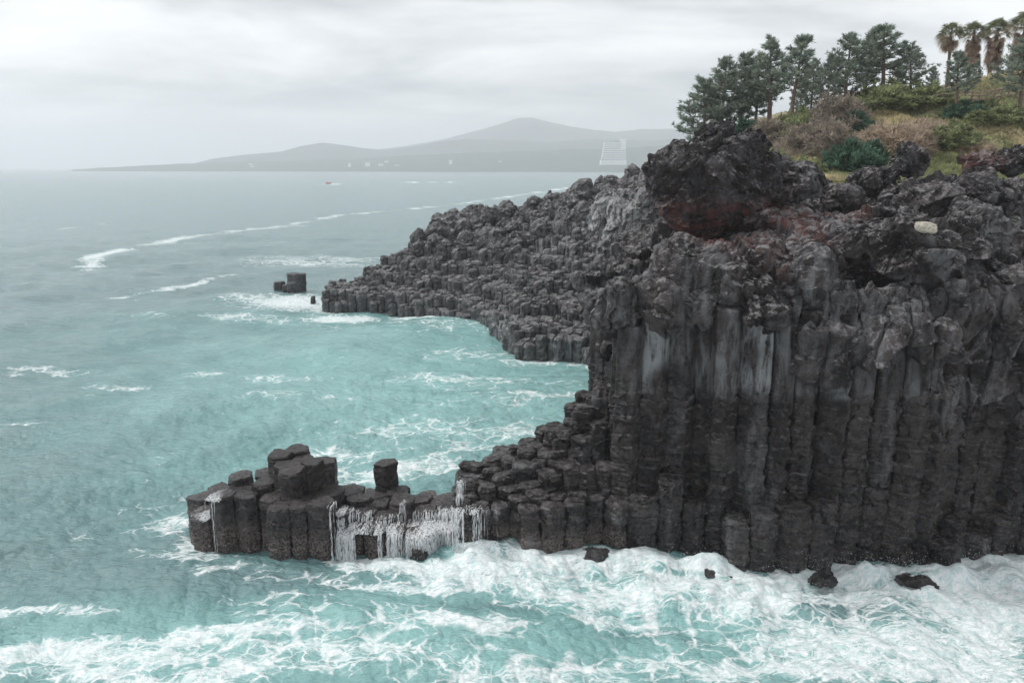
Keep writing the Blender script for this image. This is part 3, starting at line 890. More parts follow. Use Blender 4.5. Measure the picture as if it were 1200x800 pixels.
protos = []
PSPEC = [dict(h=10, seed=1, crown_r=2.9, base=.28, lean=(.03, 0), dens=1.25), dict(h=10, seed=2, crown_r=2.2, base=.42, lean=(-.04, 0), dens=1.0),
         dict(h=10, seed=3, crown_r=3.3, base=.36, lean=(.08, 0), dens=1.2), dict(h=10, seed=4, crown_r=1.9, base=.30, lean=(.0, .02), dens=1.1), dict(h=10, seed=5, crown_r=3.0, base=.22, lean=(-.06, .0), dens=1.4)]
# px of the trunk, py of the top, distance, prototype, lean label
PINES = [(828, 92, 84, 4, 1.0, 'dense low pine ending the grove on the seaward side, crown down to the ground'),
         (846, 68, 86, 0, 1.0, 'broad bluish-green pine, second from the seaward end'),
         (866, 62, 88, 4, .95, 'full dark pine with a rounded top, third from the seaward end of the grove'),
         (884, 64, 90, 0, .85, 'dark pine standing just left of the narrow spire-topped pine'),
         (901, 44, 84, 3, 1.1, 'narrow spire-topped pine rising above the left half of the grove'),
         (926, 42, 80, 1, 1.05, 'tall pine with a long bare pale trunk and a tufted head'),
         (948, 70, 88, 0, .8, 'short pine filling the gap right of the bare-trunked pine'),
         (966, 66, 84, 2, .8, 'spreading low pine with a leaning grey limb, left of the tallest group'),
         (988, 40, 82, 0, 1.0, 'tall dense pine at the left of the tallest group'),
         (1008, 34, 86, 3, 1.15, 'slim tall pine squeezed in the middle of the tallest group'),
         (1030, 30, 82, 1, 1.25, 'highest pine, with upswept shoots at its top'),
         (1062, 52, 82, 2, 1.0, 'wide fan-shaped pine right of the highest pine'),
         (1085, 78, 86, 4, .8, 'low pine linking the fan-shaped pine with the small one below the palms'),
         (1118, 60, 74, 1, 1.0, 'thin pine with a single leading shoot standing in front of the palms'),
         (1135, 84, 80, 4, .8, 'bushy low pine behind the wooden fence'),
         (1192, 48, 72, 2, 1.0, 'pine at the right edge of the photo overlapping the last palm'),
         (936, 90, 96, 4, .8, 'short dark pine at the back of the grove, behind the bare-trunked pine'),
         (1046, 80, 96, 0, .8, 'shaded pine at the back, between the highest and the fan-shaped pine')]
used = set()
for k, (px, py, Y, pi_, ws, lb) in enumerate(PINES):
    x = PY(px, 150, Y)[0]; zb = float(terr(np.array([x]), np.array([float(Y)]))[0]) - .2
    zt = PY(px, py, Y)[2]
    h = max(zt - zb, 3)
    key = pi_
    if key not in used:
        used.add(key); pr_ = make_tree_from(pine_mesh(**PSPEC[pi_]), 'pine_tree', lb, 'pine tree', 'pines on the hilltop'); protos.append((key, pr_)); o = pr_
        base_proto = pr_
    else:
        src = [q for kk, q in protos if kk == key][0]; o = copy_tree(src)
    o['label'] = lb; o['category'] = 'pine tree'; o['group'] = 'pines on the hilltop'
    o.location = (x, Y, zb); s_ = h / 10
    o.scale = (s_ * ws * 1.25, s_ * ws * 1.25, s_); o.rotation_euler.z = (k * 1.9) % 6.28

# palms
def palm_mesh(seed, skirt):
    rs = np.random.RandomState(seed); h = 9.0
    w = MB(); t = np.linspace(0, 1, 7)
    w.tube(np.stack([.25 * np.sin(t * 2 + seed), .1 * t, t * h], 1), .24 - .08 * t, 8)
    top = np.array([.25 * math.sin(2 + seed), .1, h])
    fr = MB(); sk = MB()
    def frond(mb, d, L, col, droop):
        d = norm(d); s = np.linspace(0, 1, 5)[:, None]
        st = top + d * L * .55 * s; st[:, 2] -= droop * (s[:, 0] ** 2) * L * .3
        mb.tube(st, .02, 3, False, col=col)
        c = st[-1]; ax = norm(st[-1] - st[-2]); sd = norm(np.cross(ax, [0, 0, 1]) + 1e-6); up = np.cross(sd, ax); ro = rs.uniform(-1.1, 1.1); sd, up = sd * math.cos(ro) + up * math.sin(ro), up * math.cos(ro) - sd * math.sin(ro)
        for a in np.linspace(-1.35, 1.35, 17):
            dd = norm(ax * math.cos(a) + sd * math.sin(a) + up * rs.uniform(-.12, .18))
            l2 = L * .62 * (1 - .25 * abs(a)) * rs.uniform(.85, 1.1)
            e = c + dd * l2 * .6; f = c + dd * l2; f[2] -= droop * l2 * .4 + .1 * l2
            pw = norm(np.cross(dd, up)) * .035
            mb.add([c - pw * .5, c + pw * .5, e + pw, e - pw, f], [[0, 1, 2, 3]], [[3, 2, 4]], col=np.array(col) * rs.uniform(.7, 1.3))
    for k in range(44):
        a = k * 2.4; e = rs.uniform(-.45, 1.45)
        frond(fr, np.array([math.cos(a) * math.cos(e), math.sin(a) * math.cos(e), math.sin(e)]), rs.uniform(1.5, 1.9), (.17, .19, .11) if e > .2 else (.24, .21, .14), .5)
    for k in range(int(70 * skirt) + 12):
        a = k * 2.4; e = rs.uniform(-1.3, -.5)
        save = top.copy(); top[2] = h - rs.uniform(0, 2.4 * skirt)
        frond(sk, np.array([math.cos(a) * math.cos(e), math.sin(a) * math.cos(e), math.sin(e)]), rs.uniform(1.1, 1.5), (.36, .28, .22), .7)
        top[:] = save
    return w, fr, sk
def make_palm(seed, skirt):
    w, fr, sk = palm_mesh(seed, skirt)
    r_ = empty('palm_tree', (0, 0, 0))
    w.build('trunk', M_BARK, r_, True); fr.build('crown', M_LEAF, r_); sk.build('dead_fronds', M_LEAF, r_)
    return r_
pa, pb = make_palm(1, .25), make_palm(2, 1.2)
for k, (px, top, Y, which, sc0, lb) in enumerate([(1107, 27, 96, pa, 1.0, 'slender palm with a compact round head, set apart at the left of the palm row'),
                                             (1134, 27, 98, pb, 1.0, 'second palm of the row, its dry skirt merging with the third'),
                                             (1158, 24, 96, pb, 1.05, 'third palm of the row, with a long hanging skirt of tan fronds'),
                                             (1190, 15, 92, pb, 1.2, 'largest palm, at the right end of the row with a pale bushy skirt'),
                                             (1214, 18, 97, pb, 1.1, 'palm half cut off by the right edge of the photo')]):
    o = which if k in (0, 1) else copy_tree(pb)
    tag(o, lb, 'palm tree', 'palms on the hilltop')
    x = PY(px, 100, Y)[0]; zb = float(terr(np.array([x]), np.array([float(Y)]))[0]) - .2
    zt = PY(px, top, Y)[2] - 1.0
    sc0 *= 1.0; zt -= .2; o.location = (x, Y, min(zb, zt - 9 * sc0)); o.scale = (sc0, sc0, (zt - o.location.z) / 9.0); o.rotation_euler.z = k * 1.3

# shrubs
def make_shrub(kind, seed):
    rs = np.random.RandomState(seed)
    r_ = empty('shrub', (0, 0, 0))
    st = MB()
    for k in range(9):
        a = rs.uniform(0, 6.28); e = rs.uniform(.5, 1.4)
        d = np.array([math.cos(a) * math.cos(e), math.sin(a) * math.cos(e), math.sin(e)])
        st.tube([np.zeros(3), d * .6, d * 1.15 + rs.normal(size=3) * .05], [.03, .02, .01], 4, False)
    st.build('stem', M_BARK, r_)
    n = 520
    D = norm(rs.normal(size=(n, 3))); D[:, 2] = np.abs(D[:, 2]); rr_ = rs.uniform(.45, 1.0, (n, 1)) ** .5
    lump = 1 + .55 * perlin(D * 2.2, seed)[:, None]
    C = D * rr_ * lump * np.array([1.25, 1.1, 1.0])
    if kind == 'green': col = np.array([[.075, .135, .095]]) * rs.uniform(.6, 1.7, (n, 1)); V = blades(C, norm(D + [0, 0, .6]), 12, .26, .03, .6, rs, col)
    elif kind == 'tan': col = np.array([[.42, .345, .27]]) * rs.uniform(.7, 1.3, (n, 1)); V = blades(C, norm(D + [0, 0, .2]), 13, .24, .012, 1.3, rs, col)
    elif kind == 'olive': col = np.array([[.22, .25, .13]]) * rs.uniform(.6, 1.5, (n, 1)); V = blades(C, norm(D + [0, 0, .4]), 12, .24, .024, .7, rs, col)
    else: col = np.array([[.27, .235, .195]]) * rs.uniform(.6, 1.4, (n, 1)); V = blades(C, norm(D + [0, 0, .2]), 12, .25, .014, 1.4, rs, col)
    mb = MB(); mb.add(*V[:3], V[3]); mb.build('foliage', M_LEAF, r_)
    return r_
SH = [('green', 1000, 175, 64, 1.9, 1.6, 'dense dark green shrub with layered foliage on the slope'),
      ('tan', 1046, 168, 68, 2.6, 1.8, 'large dome of bare tan twigs right of the dark green shrub'),
      ('green', 1002, 146, 74, 1.3, 1.1, 'small deep green shrub just above the layered dark green one'),
      ('tan', 1085, 160, 70, 1.8, 1.3, 'smaller tan twiggy bush right of the large tan dome'),
      ('brown', 960, 165, 70, 2.2, 1.7, 'brown leafless thicket left of the dark green shrub'),
      ('brown', 980, 140, 76, 2.2, 2.0, 'brown tangled bush beneath the tallest pines'),
      ('olive', 935, 150, 76, 2.0, 1.6, 'scrubby olive bush at the foot of the bare-trunked pine'),
      ('olive', 905, 178, 66, 1.6, 1.2, 'olive-green bush behind the huge boulder'),
      ('brown', 905, 158, 76, 2.0, 1.5, 'low brown bush at the seaward end of the slope'),
      ('olive', 1035, 135, 80, 2.5, 1.6, 'broad olive bush in the shade beneath the highest pine'),
      ('olive', 1075, 135, 80, 2.4, 1.3, 'wide olive-green bush below the wooden fence'),
      ('olive', 1115, 165, 68, 1.8, 1.2, 'olive shrub in the grass below the thin pine'),
      ('green', 1128, 150, 74, 1.5, 1.0, 'rounded green shrub in the middle of the grassy slope'),
      ('olive', 1165, 140, 72, 2.0, 1.1, 'yellow-green bush high on the slope near the right edge'),
      ('tan', 1145, 165, 66, 1.2, .8, 'low clump of straw-coloured twigs in yellow grass'),
      ('brown', 1005, 125, 84, 2.2, 1.6, 'brown bush at the left end of the wooden fence'),
      ('olive', 945, 185, 62, 1.3, .9, 'small olive bush beside the pale lobed rock'),
      ('green', 875, 168, 80, 1.6, 1.1, 'small green bush at the foot of the seaward pines')]
sproto = {}
for k, (kd, px, py, Y, r, hh, lb) in enumerate(SH):
    if kd not in sproto: sproto[kd] = o = make_shrub(kd, 40 + k)
    else: o = copy_tree(sproto[kd])
    tag(o, lb, 'shrub', 'shrubs on the slope')
    x = PY(px, py, Y)[0]; zb = float(terr(np.array([x]), np.array([float(Y)]))[0]) - .15
    o.location = (x, Y, zb); o.scale = (r * 1.15, r * 1.15, hh * 1.35); o.rotation_euler.z = k * 2.1

# grass and brown undergrowth of the slope
rs = np.random.RandomState(77)
n = 17000
y = rs.uniform(57, 84, n); x = rs.uniform(0, 1, n) * (y * .76 - 15) + 15
z = terr(x, y)
P = np.stack([x, y, z], 1)
pxs = x / y
brown = sstep(-.1, .25, perlin(np.stack([x * .22, y * .22, x * 0], 1), 5) + sstep(66, 78, y) * .6 - sstep(.36, .46, pxs) * 1.0 - .8 * sstep(64, 61, y) - .15)
straw = sstep(-.1, .4, perlin(np.stack([x * .3, y * .3, x * 0], 1), 15))
grassc = np.array([.30, .33, .17]) * (1 - straw[:, None]) + np.array([.56, .49, .31]) * straw[:, None]
isb = rs.rand(n) < brown
mb = MB(); Gi = ~isb
V = blades(P[Gi], np.tile([0, 0, 1.], (Gi.sum(), 1)), 9, .42, .022, .38, rs, grassc[Gi], .1); mb.add(*V[:3], V[3])
tag(mb.build('grass', M_LEAF), 'rough green and straw-yellow grass covering the slope above the rocks', 'grass', kind='stuff')
mb = MB()
V = blades(P[isb] + np.array([0, 0, .1]), np.tile([0, 0, 1.], (isb.sum(), 1)), 12, .85, .014, .6, rs, np.tile([[.32, .28, .23]], (isb.sum(), 1)) * rs.uniform(.6, 1.5, (isb.sum(), 1))); mb.add(*V[:3], V[3])
tag(mb.build('undergrowth', M_LEAF), 'brown tangled undergrowth below the pines', 'undergrowth', kind='stuff')

# wooden fence and shelter
M_WOOD = simple('old_timber', (.24, .185, .15), .8, .3, 5, .01)
FE = empty('wooden_fence', tuple(PY(1010, 125, 82)), 'brown post-and-rail timber fence along the hilltop between the pines and the grass', 'fence')
pts = []
for px in np.arange(985, 1260, 8.5):
    Yf_ = 80 - (px - 985) * .02; x = PY(px, 120, Yf_)[0]; zb = float(terr(np.array([x]), np.array([Yf_]))[0]); pts.append((x, Yf_, zb))
for p in pts:
    mb = MB(); mb.box((p[0], p[1], p[2] + .55), (.14, .14, 1.5)); mb.build('post', M_WOOD, FE)
for hgt in (.45, .8, 1.15):
    mb = MB(); mb.tube([(p[0], p[1] - .1, p[2] + hgt) for p in pts], .055, 5); mb.build('rail', M_WOOD, FE)
hp = PY(1192, 100, 86); zb = float(PY(1192, 90, 86)[2]) - 3.8
SHL = empty('hut', (hp[0], 86, zb), 'small pale timber hut half hidden by branches beneath the palms', 'hut')
M_HUT = simple('hut_boards', (.36, .32, .29), .8, .2, 2)
mb = MB(); mb.box((hp[0], 86, zb + 1.3), (4.6, 3, 2.6)); mb.build('wall', M_HUT, SHL)
mb = MB(); x0, x1 = hp[0] - 2.8, hp[0] + 2.8
mb.add([(x0, 84.1, zb + 2.5), (x1, 84.1, zb + 2.5), (x1, 86, zb + 3.7), (x0, 86, zb + 3.7), (x0, 87.9, zb + 2.5), (x1, 87.9, zb + 2.5),
        (x0, 84.1, zb + 2.62), (x1, 84.1, zb + 2.62), (x1, 86, zb + 3.82), (x0, 86, zb + 3.82), (x0, 87.9, zb + 2.62), (x1, 87.9, zb + 2.62)],
       [[0, 3, 2, 1], [3, 4, 5, 2], [6, 7, 8, 9], [9, 8, 11, 10], [0, 1, 7, 6], [4, 10, 11, 5], [0, 6, 9, 3], [3, 9, 10, 4], [1, 2, 8, 7], [2, 5, 11, 8]])
mb.build('roof', M_WOOD, SHL)
for dx in (-1.4, 1.2):
    mb = MB(); mb.box((hp[0] + dx, 84.47, zb + 1.3), (.9, .05, 1.0)); wn = mb.build('window', simple('dark_glass', (.05, .06, .07), .2), SHL)
    mb = MB(); xx = hp[0] + dx
    for bx, bz, sx_, sz_ in ((0, .53, 1.06, .08), (0, -.53, 1.06, .08), (-.49, 0, .08, .98), (.49, 0, .08, .98)): mb.box((xx + bx, 84.44, zb + 1.3 + bz), (sx_, .08, sz_))
    fr_ = mb.build('frame', M_WOOD); fr_.parent = wn; fr_.matrix_parent_inverse = SHL.matrix_world.inverted() if False else fr_.matrix_parent_inverse
    fr_.location = (-SHL.location[0], -SHL.location[1], -SHL.location[2])

# ------------------------------------------------------------------ distant coast
def ridge(name, prof, Yc, half, mat, seed, nx=260, base=-2, rough=.12, kind='structure', front=None):
    px = np.linspace(prof[0][0], prof[-1][0], nx); py = np.interp(px, [q[0] for q in prof], [q[1] for q in prof])
    Yv = np.interp(px, [prof[0][0], prof[-1][0]], Yc if isinstance(Yc, tuple) else (Yc, Yc))
    rows = 26; V = np.zeros((rows, nx, 3))
    for r in range(rows):
        t = r / (rows - 1) * 2 - 1                    # -1 front .. 1 back
        prof_t = (1 - abs(t) ** 1.5)
        for k in range(nx):
            if r == 0 or True:
                pt = PY(px[k], py[k], Yv[k])
            V[r, k] = (pt[0] * (Yv[k] + t * half) / Yv[k], Yv[k] + t * half, base + (pt[2] - base) * prof_t)
    hmax = V[..., 2].max()
    P = V.reshape(-1, 3).copy()
    nse = fbm(P / half * 3.0 * np.array([1, 1, .3]), 5, seed)
    V[..., 2] += (nse.reshape(rows, nx) * rough * np.clip(V[..., 2] - base, 0, None) ** .75 * 3)
    V[..., 2] = np.maximum(V[..., 2], base)
    i = np.arange(rows - 1)[:, None] * nx; j = np.arange(nx - 1)[None]
    Q = np.stack([i + j, i + j + 1, i + nx + j + 1, i + nx + j], -1).reshape(-1, 4)
    return tag(mk(name, V.reshape(-1, 3), Q, mat, None, True), kind=kind)
M_HILL = simple('far_woods', (.045, .062, .045), .95, .4, .02, 0)
M_MTN = simple('far_mountain', (.06, .075, .065), .95, .3, .004, 0)
coast = [(84, 199), (120, 196.5), (160, 194.5), (200, 192.5), (260, 190), (330, 188.5), (400, 187), (450, 184), (500, 181), (560, 178.5), (620, 177), (680, 175), (740, 173), (790, 169), (850, 164), (930, 160), (1050, 158), (1250, 158)]
ridge('far_shore_land', coast, (4600, 3700), 420, M_HILL, 3, rough=.10)
ridge('hills', [(225, 192), (250, 186), (290, 181), (330, 178), (352, 171), (378, 167), (402, 170), (425, 174), (450, 176), (480, 172), (510, 167), (545, 163), (580, 164), (640, 166), (700, 163), (760, 165), (830, 160), (950, 158), (1200, 160)], 5200, 700, M_MTN, 5, rough=.04)
ridge('mountain', [(270, 190), (330, 182), (420, 178), (470, 172), (520, 163), (560, 153), (590, 144), (606, 138.5), (622, 137.5), (640, 142), (668, 148), (700, 153), (722, 155), (750, 151), (780, 151), (820, 154), (900, 152), (1000, 155), (1200, 160)], 6800, 1100, M_MTN, 8, rough=.05)

# hotel
M_PLAS = simple('white_render', (.82, .80, .77), .7, .05, .05)
M_WIN = simple('hotel_glazing', (.30, .31, .33), .3, .1, .1)
hb = PY(719, 189, 3350); ht = PY(719, 166, 3350)[2]
HO = empty('hotel', tuple(hb), 'big pale many-storeyed hotel standing on the wooded shore below the far hills', 'hotel')
W_ = 106; Ht = ht - hb[2]; st_ = Ht / 9
for lv in range(9):
    wl = W_ * (1 - .018 * max(0, lv - 1)) if lv else W_ * 1.06
    cx = hb[0] + (W_ - wl) * .35
    mb = MB(); mb.box((cx, 3350 + lv * 2, hb[2] + lv * st_ + st_ * .28 - 8 * (lv == 0)), (wl, 40, st_ * .56 + 16 * (lv == 0))); mb.build('balcony', M_PLAS, HO)
    mb = MB(); mb.box((cx, 3352 + lv * 2, hb[2] + lv * st_ + st_ * .76), (wl * .98, 36, st_ * .44)); mb.build('window_band', M_WIN, HO)
mb = MB(); mb.box((hb[0] + W_ * .38, 3360, hb[2] + Ht * .55), (22, 34, Ht * 1.16)); mb.build('tower', M_PLAS, HO)
mb = MB(); mb.box((hb[0] + 4, 3366, hb[2] + Ht + 3), (W_ * .5, 30, 9), taper=.7); mb.build('roof', simple('grey_roof', (.25, .27, .28), .6), HO)
# small buildings
M_RF = simple('town_roof', (.40, .36, .34), .7)
rb = random.Random(31)
hs = []
for k in range(18):
    px = rb.uniform(405, 600) if k < 15 else rb.choice([290, 345, 640, 690, 694, 660])
    Yk = np.interp(px, [84, 1250], [4600, 3700]) - 330 + rb.uniform(0, 150)
    py = rb.uniform(188, 197)
    p = PY(px + rb.uniform(-6, 6), py, Yk); w_, h_ = rb.uniform(12, 26), rb.uniform(7, 15)
    if not hs:
        o = empty('building', (0, 0, 0)); mb = MB(); mb.box((0, 0, -2), (1, 1, 5)); mb.build('wall', M_PLAS, o)
        mb = MB(); mb.box((0, 0, .6), (1.04, 1.04, .18), taper=.8); mb.build('roof', M_RF, o); hs.append(o)
    else: o = copy_tree(hs[0]); hs.append(o)
    tag(o, 'tiny pale building of the hazy town strung along the far shore', 'building', 'town buildings along the far shore')
    o.location = tuple(p); o.scale = (w_, w_ * .7, h_ * .6)
# boat
bp = PZ(385, 215.5)
BO = empty('motor_boat', (bp[0], bp[1], 0), 'small red motor boat crossing the open sea ahead of its white wake', 'boat')
M_RED = simple('red_hull', (.55, .07, .05), .4, .1)
mb = MB(); L_ = 8.0
secs = []
for t, w_, zk in [(-1, 1.3, .1), (-.4, 1.45, 0), (.3, 1.3, 0), (.8, .6, .35), (1, .05, .9)]:
    x = bp[0] - t * L_ / 2; secs.append([(x, bp[1] - w_, 1.5 + .3 * max(t, 0)), (x, bp[1] - w_ * .6, zk - .3), (x, bp[1] + w_ * .6, zk - .3), (x, bp[1] + w_, 1.5 + .3 * max(t, 0))])
Vb = np.array(secs).reshape(-1, 3); Qb = []
for a in range(4):
    for b_ in range(4): Qb.append([a * 4 + b_, a * 4 + (b_ + 1) % 4, a * 4 + 4 + (b_ + 1) % 4, a * 4 + 4 + b_])
Qb += [[0, 3, 2, 1], [16, 17, 18, 19]]
mb.add(Vb, Qb); mb.build('hull', M_RED, BO)
mb = MB(); mb.box((bp[0] + .6, bp[1], 2.4), (2.8, 1.9, 1.8), taper=.8); mb.build('cabin', simple('boat_white', (.8, .78, .75), .4, .05), BO)
mb = MB(); mb.box((bp[0] + .5, bp[1] - .93, 2.75), (2.0, .06, .55)); mb.build('window', M_WIN, BO)

# ------------------------------------------------------------------ the sea
def fft_tile(Nn_, L, wind, lmin, lmax, seed, spread=2):
    rs = np.random.RandomState(seed)
    k = np.fft.fftfreq(Nn_, 1 / Nn_) * 2 * math.pi / L
    KX, KY = np.meshgrid(k, k, indexing='xy'); K = np.hypot(KX, KY); K[0, 0] = 1
    wd = np.array(wind) / np.hypot(*wind)
    cosf = np.abs(KX * wd[0] + KY * wd[1]) / K
    Pk = K ** -3.6 * (cosf ** spread + .12)
    Pk[(K < 2 * math.pi / lmax) | (K > 2 * math.pi / lmin)] = 0
    Hk = (rs.normal(size=K.shape) + 1j * rs.normal(size=K.shape)) * np.sqrt(Pk); Hk[0, 0] = 0
    h = np.fft.ifft2(Hk).real; sc = 1 / h.std()
    dx = np.fft.ifft2(-1j * KX / K * Hk).real; dy = np.fft.ifft2(-1j * KY / K * Hk).real
    return h * sc, dx * sc, dy * sc
def samp(T, L, x, y):
    n = T.shape[0]; u = (x / L * n) % n; v = (y / L * n) % n
    i = np.floor(u).astype(int) % n; j = np.floor(v).astype(int) % n; fu = u - np.floor(u); fv = v - np.floor(v)
    i2 = (i + 1) % n; j2 = (j + 1) % n
    return T[j, i] * (1 - fu) * (1 - fv) + T[j, i2] * fu * (1 - fv) + T[j2, i] * (1 - fu) * fv + T[j2, i2] * fu * fv

nr, na = 900, 1150
inv = np.linspace(1 / 13.0, 1 / 9000.0, nr)
rr = 1 / inv
rr = np.concatenate([rr, [14000.0]]); nr += 1
th = np.linspace(rad(-50), rad(50), na)
Rr, Th = np.meshgrid(rr, th, indexing='ij')
x = (Rr * np.sin(Th)).ravel(); y = (Rr * np.cos(Th)).ravel(); r = Rr.ravel()
gsp = np.gradient(rr); gsp = np.repeat(gsp[:, None], na, 1).ravel()
A = fft_tile(512, 173.0, (.45, -1.0), 2.2, 45, 1); B = fft_tile(512, 31.0, (-.25, -1.0), .28, 2.6, 2, 1)
c1, s1 = math.cos(.35), math.sin(.35)
xr, yr = x * c1 - y * s1, x * s1 + y * c1
wA = sstep(9.0, 2.5, gsp); wB = sstep(.9, .25, gsp)
aA, aB = .34, .040
hz = aA * wA * samp(A[0], 173, x, y) + aB * wB * samp(B[0], 31, xr, yr)
dxx = aA * wA * samp(A[1], 173, x, y) * .9 + aB * wB * samp(B[1], 31, xr, yr)
dyy = aA * wA * samp(A[2], 173, x, y) * .9 + aB * wB * samp(B[2], 31, xr, yr)

def ell(px, py, rx, ry, s):
    c = PZ(px, py); ax = (PZ(px + rx, py) - c)[:2]; ay = (PZ(px, py + ry) - PZ(px, py - ry))[:2] / 2
    Mx = np.linalg.inv(np.stack([ax, ay], 1))
    return c[:2], Mx, s
FO = [(1080, 750, 260, 50, .66), (1200, 705, 170, 55, .86), (1130, 690, 90, 22, .8), (820, 778, 230, 22, .52), (660, 698, 120, 14, .58), (545, 676, 80, 17, .92), (460, 670, 60, 8, .72), (910, 700, 120, 14, .62), (760, 690, 90, 14, .60),
      (1010, 700, 60, 18, .7), (700, 720, 90, 8, .55), (860, 735, 110, 10, .55), (640, 780, 120, 12, .6), (950, 775, 90, 18, .72), (1120, 790, 120, 20, .82), (600, 720, 60, 6, .5),
      (90, 772, 170, 14, .86), (260, 755, 140, 10, .70), (400, 776, 150, 16, .62), (180, 795, 200, 8, .72), (470, 700, 70, 8, .62), (30, 722, 75, 6, .70), (520, 740, 110, 14, .48), (250, 792, 160, 8, .6), (330, 735, 60, 8, .5), (70, 792, 80, 6, .6),
      (238, 630, 24, 12, .95), (205, 610, 40, 16, .52), (170, 590, 50, 10, .38), (215, 648, 60, 9, .58), (330, 715, 70, 16, .40), (265, 672, 50, 8, .50), (375, 690, 50, 14, .46), (130, 620, 60, 10, .28), (340, 690, 60, 8, .42),
      (480, 548, 110, 10, .60), (400, 528, 70, 8, .44), (560, 528, 50, 9, .48), (615, 505, 60, 9, .42), (520, 505, 150, 22, .34), (230, 580, 60, 14, .30), (420, 560, 60, 8, .5),
      (540, 441, 55, 5, .60), (500, 436, 30, 3, .55), (640, 466, 60, 4, .66), (645, 417, 60, 5, .62), (703, 425, 12, 5, 1.0), (560, 410, 70, 7, .45), (480, 440, 40, 6, .40), (590, 450, 80, 7, .42), (560, 470, 90, 8, .34),
      (150, 456, 36, 6, .56), (45, 434, 50, 3, .62), (340, 442, 45, 5, .50), (20, 492, 50, 3, .48), (240, 436, 20, 3, .44), (300, 470, 60, 5, .36), (390, 470, 40, 4, .4), (15, 440, 25, 4, .5),
      (350, 356, 55, 7, .92), (400, 370, 40, 3, .8), (300, 352, 45, 6, .60), (280, 372, 90, 4, .42), (355, 308, 80, 5, .56), (400, 303, 60, 3, .5), (320, 300, 40, 3, .45), (500, 374, 30, 4, .85), (500, 385, 80, 6, .45), (420, 380, 70, 4, .45)]
LN = [([(95, 316), (115, 300), (160, 289), (230, 276), (300, 268), (358, 264)], 1.1, .9), ([(340, 263), (400, 252), (470, 246), (540, 239), (600, 230), (660, 221), (745, 213)], .9, .8),
      ([(130, 346), (180, 341), (225, 334), (270, 322)], .5, .72), ([(0, 268), (60, 270), (120, 262)], 1.0, .35), ([(385, 216), (420, 214.8), (470, 214), (530, 213.5)], 1.5, .9),
      ([(180, 285), (250, 284), (330, 283)], .7, .4), ([(480, 235), (560, 232)], 1.3, .35),
      ([(600, 652), (640, 656), (690, 653), (750, 653), (800, 662), (850, 673), (900, 681), (940, 673), (985, 667), (1040, 664), (1090, 670), (1130, 658), (1200, 653), (1330, 657)], 1.0, 1.0),
      ([(222, 630), (252, 645), (300, 655)], .4, .7), ([(395, 658), (440, 662), (490, 664), (530, 658), (560, 660)], .9, 1.0),
      ([(374, 364), (430, 364), (505, 374), (545, 380), (575, 391), (592, 403), (602, 415), (655, 420), (712, 425)], .9, .72),
      ([(690, 202.5), (760, 202.5)], 12, .6)]
MI = [(500, 440, 230, 70, .8), (560, 430, 220, 60, .75), (640, 500, 160, 50, .6), (350, 390, 300, 40, .45), (450, 760, 500, 60, .85), (900, 720, 400, 70, .85), (640, 690, 120, 40, .7), (150, 770, 300, 40, .7), (350, 470, 260, 50, .35), (300, 560, 80, 40, .3), (150, 600, 200, 40, .15)]
DK = [(310, 690, 110, 22, .6), (990, 712, 60, 12, .7), (570, 725, 70, 8, .5), (760, 735, 50, 8, .4), (130, 640, 120, 25, .3)]
n_ = len(x)
near = r < 1500
wx = x + 1.2 * perlin(np.stack([x * .16, y * .16, x * 0], 1), 3) + .5 * perlin(np.stack([x * .6, y * .6, x * 0], 1), 7)
wy = y + 1.2 * perlin(np.stack([x * .16, y * .16, x * 0], 1), 4) + .5 * perlin(np.stack([x * .6, y * .6, x * 0], 1), 8)
foam = np.zeros(n_, np.float32); milk = np.zeros(n_, np.float32)
for lst, arr in ((FO, foam), (MI, milk), (DK, None)):
    for (px, py, rx, ry, s) in lst:
        if s == 0: continue
        c, Mx, s = ell(px, py, rx, ry, s)
        dx_ = wx - c[0]; dy_ = wy - c[1]
        u = Mx[0, 0] * dx_ + Mx[0, 1] * dy_; v = Mx[1, 0] * dx_ + Mx[1, 1] * dy_
        s_ = s * (1 if lst is not FO else (.86 if py < 500 and s < .72 else 1.13 if py > 660 else 1)); w = s_ * np.exp(-(u * u + v * v) ** 1.0 * .7)
        if lst is DK: milk = milk * (1 - w) - .35 * w; foam = foam * (1 - .55 * w)
        elif lst is FO: foam = np.maximum(foam, w)
        else: milk = 1 - (1 - milk) * (1 - w)
for pts, wd, s in LN:
    W = np.array([PZ(*p)[:2] for p in pts])
    sc = np.maximum(r / 60, 1) ** .85
    best = np.full(n_, 1e9)
    lo = W.min(0) - 60; hi = W.max(0) + 60
    sel = np.where((wx > lo[0]) & (wx < hi[0]) & (wy > lo[1]) & (wy < hi[1] * 1.3))[0]
    px_, py_ = wx[sel], wy[sel]; bb = np.full(len(sel), 1e9)
    for a, b_ in zip(W[:-1], W[1:]):
        d = b_ - a; t = np.clip(((px_ - a[0]) * d[0] + (py_ - a[1]) * d[1]) / (d @ d), 0, 1)
        bb = np.minimum(bb, np.hypot(px_ - a[0] - t * d[0], (py_ - a[1] - t * d[1])))
    w = s * np.exp(-(bb / (wd * sc[sel])) ** 2); w = w * np.clip(.62 + 1.1 * fbm(np.stack([px_ * .06, py_ * .06, px_ * 0], 1), 3, 6), .1, 1) if s < .95 else w
    foam[sel] = np.maximum(foam[sel], w)
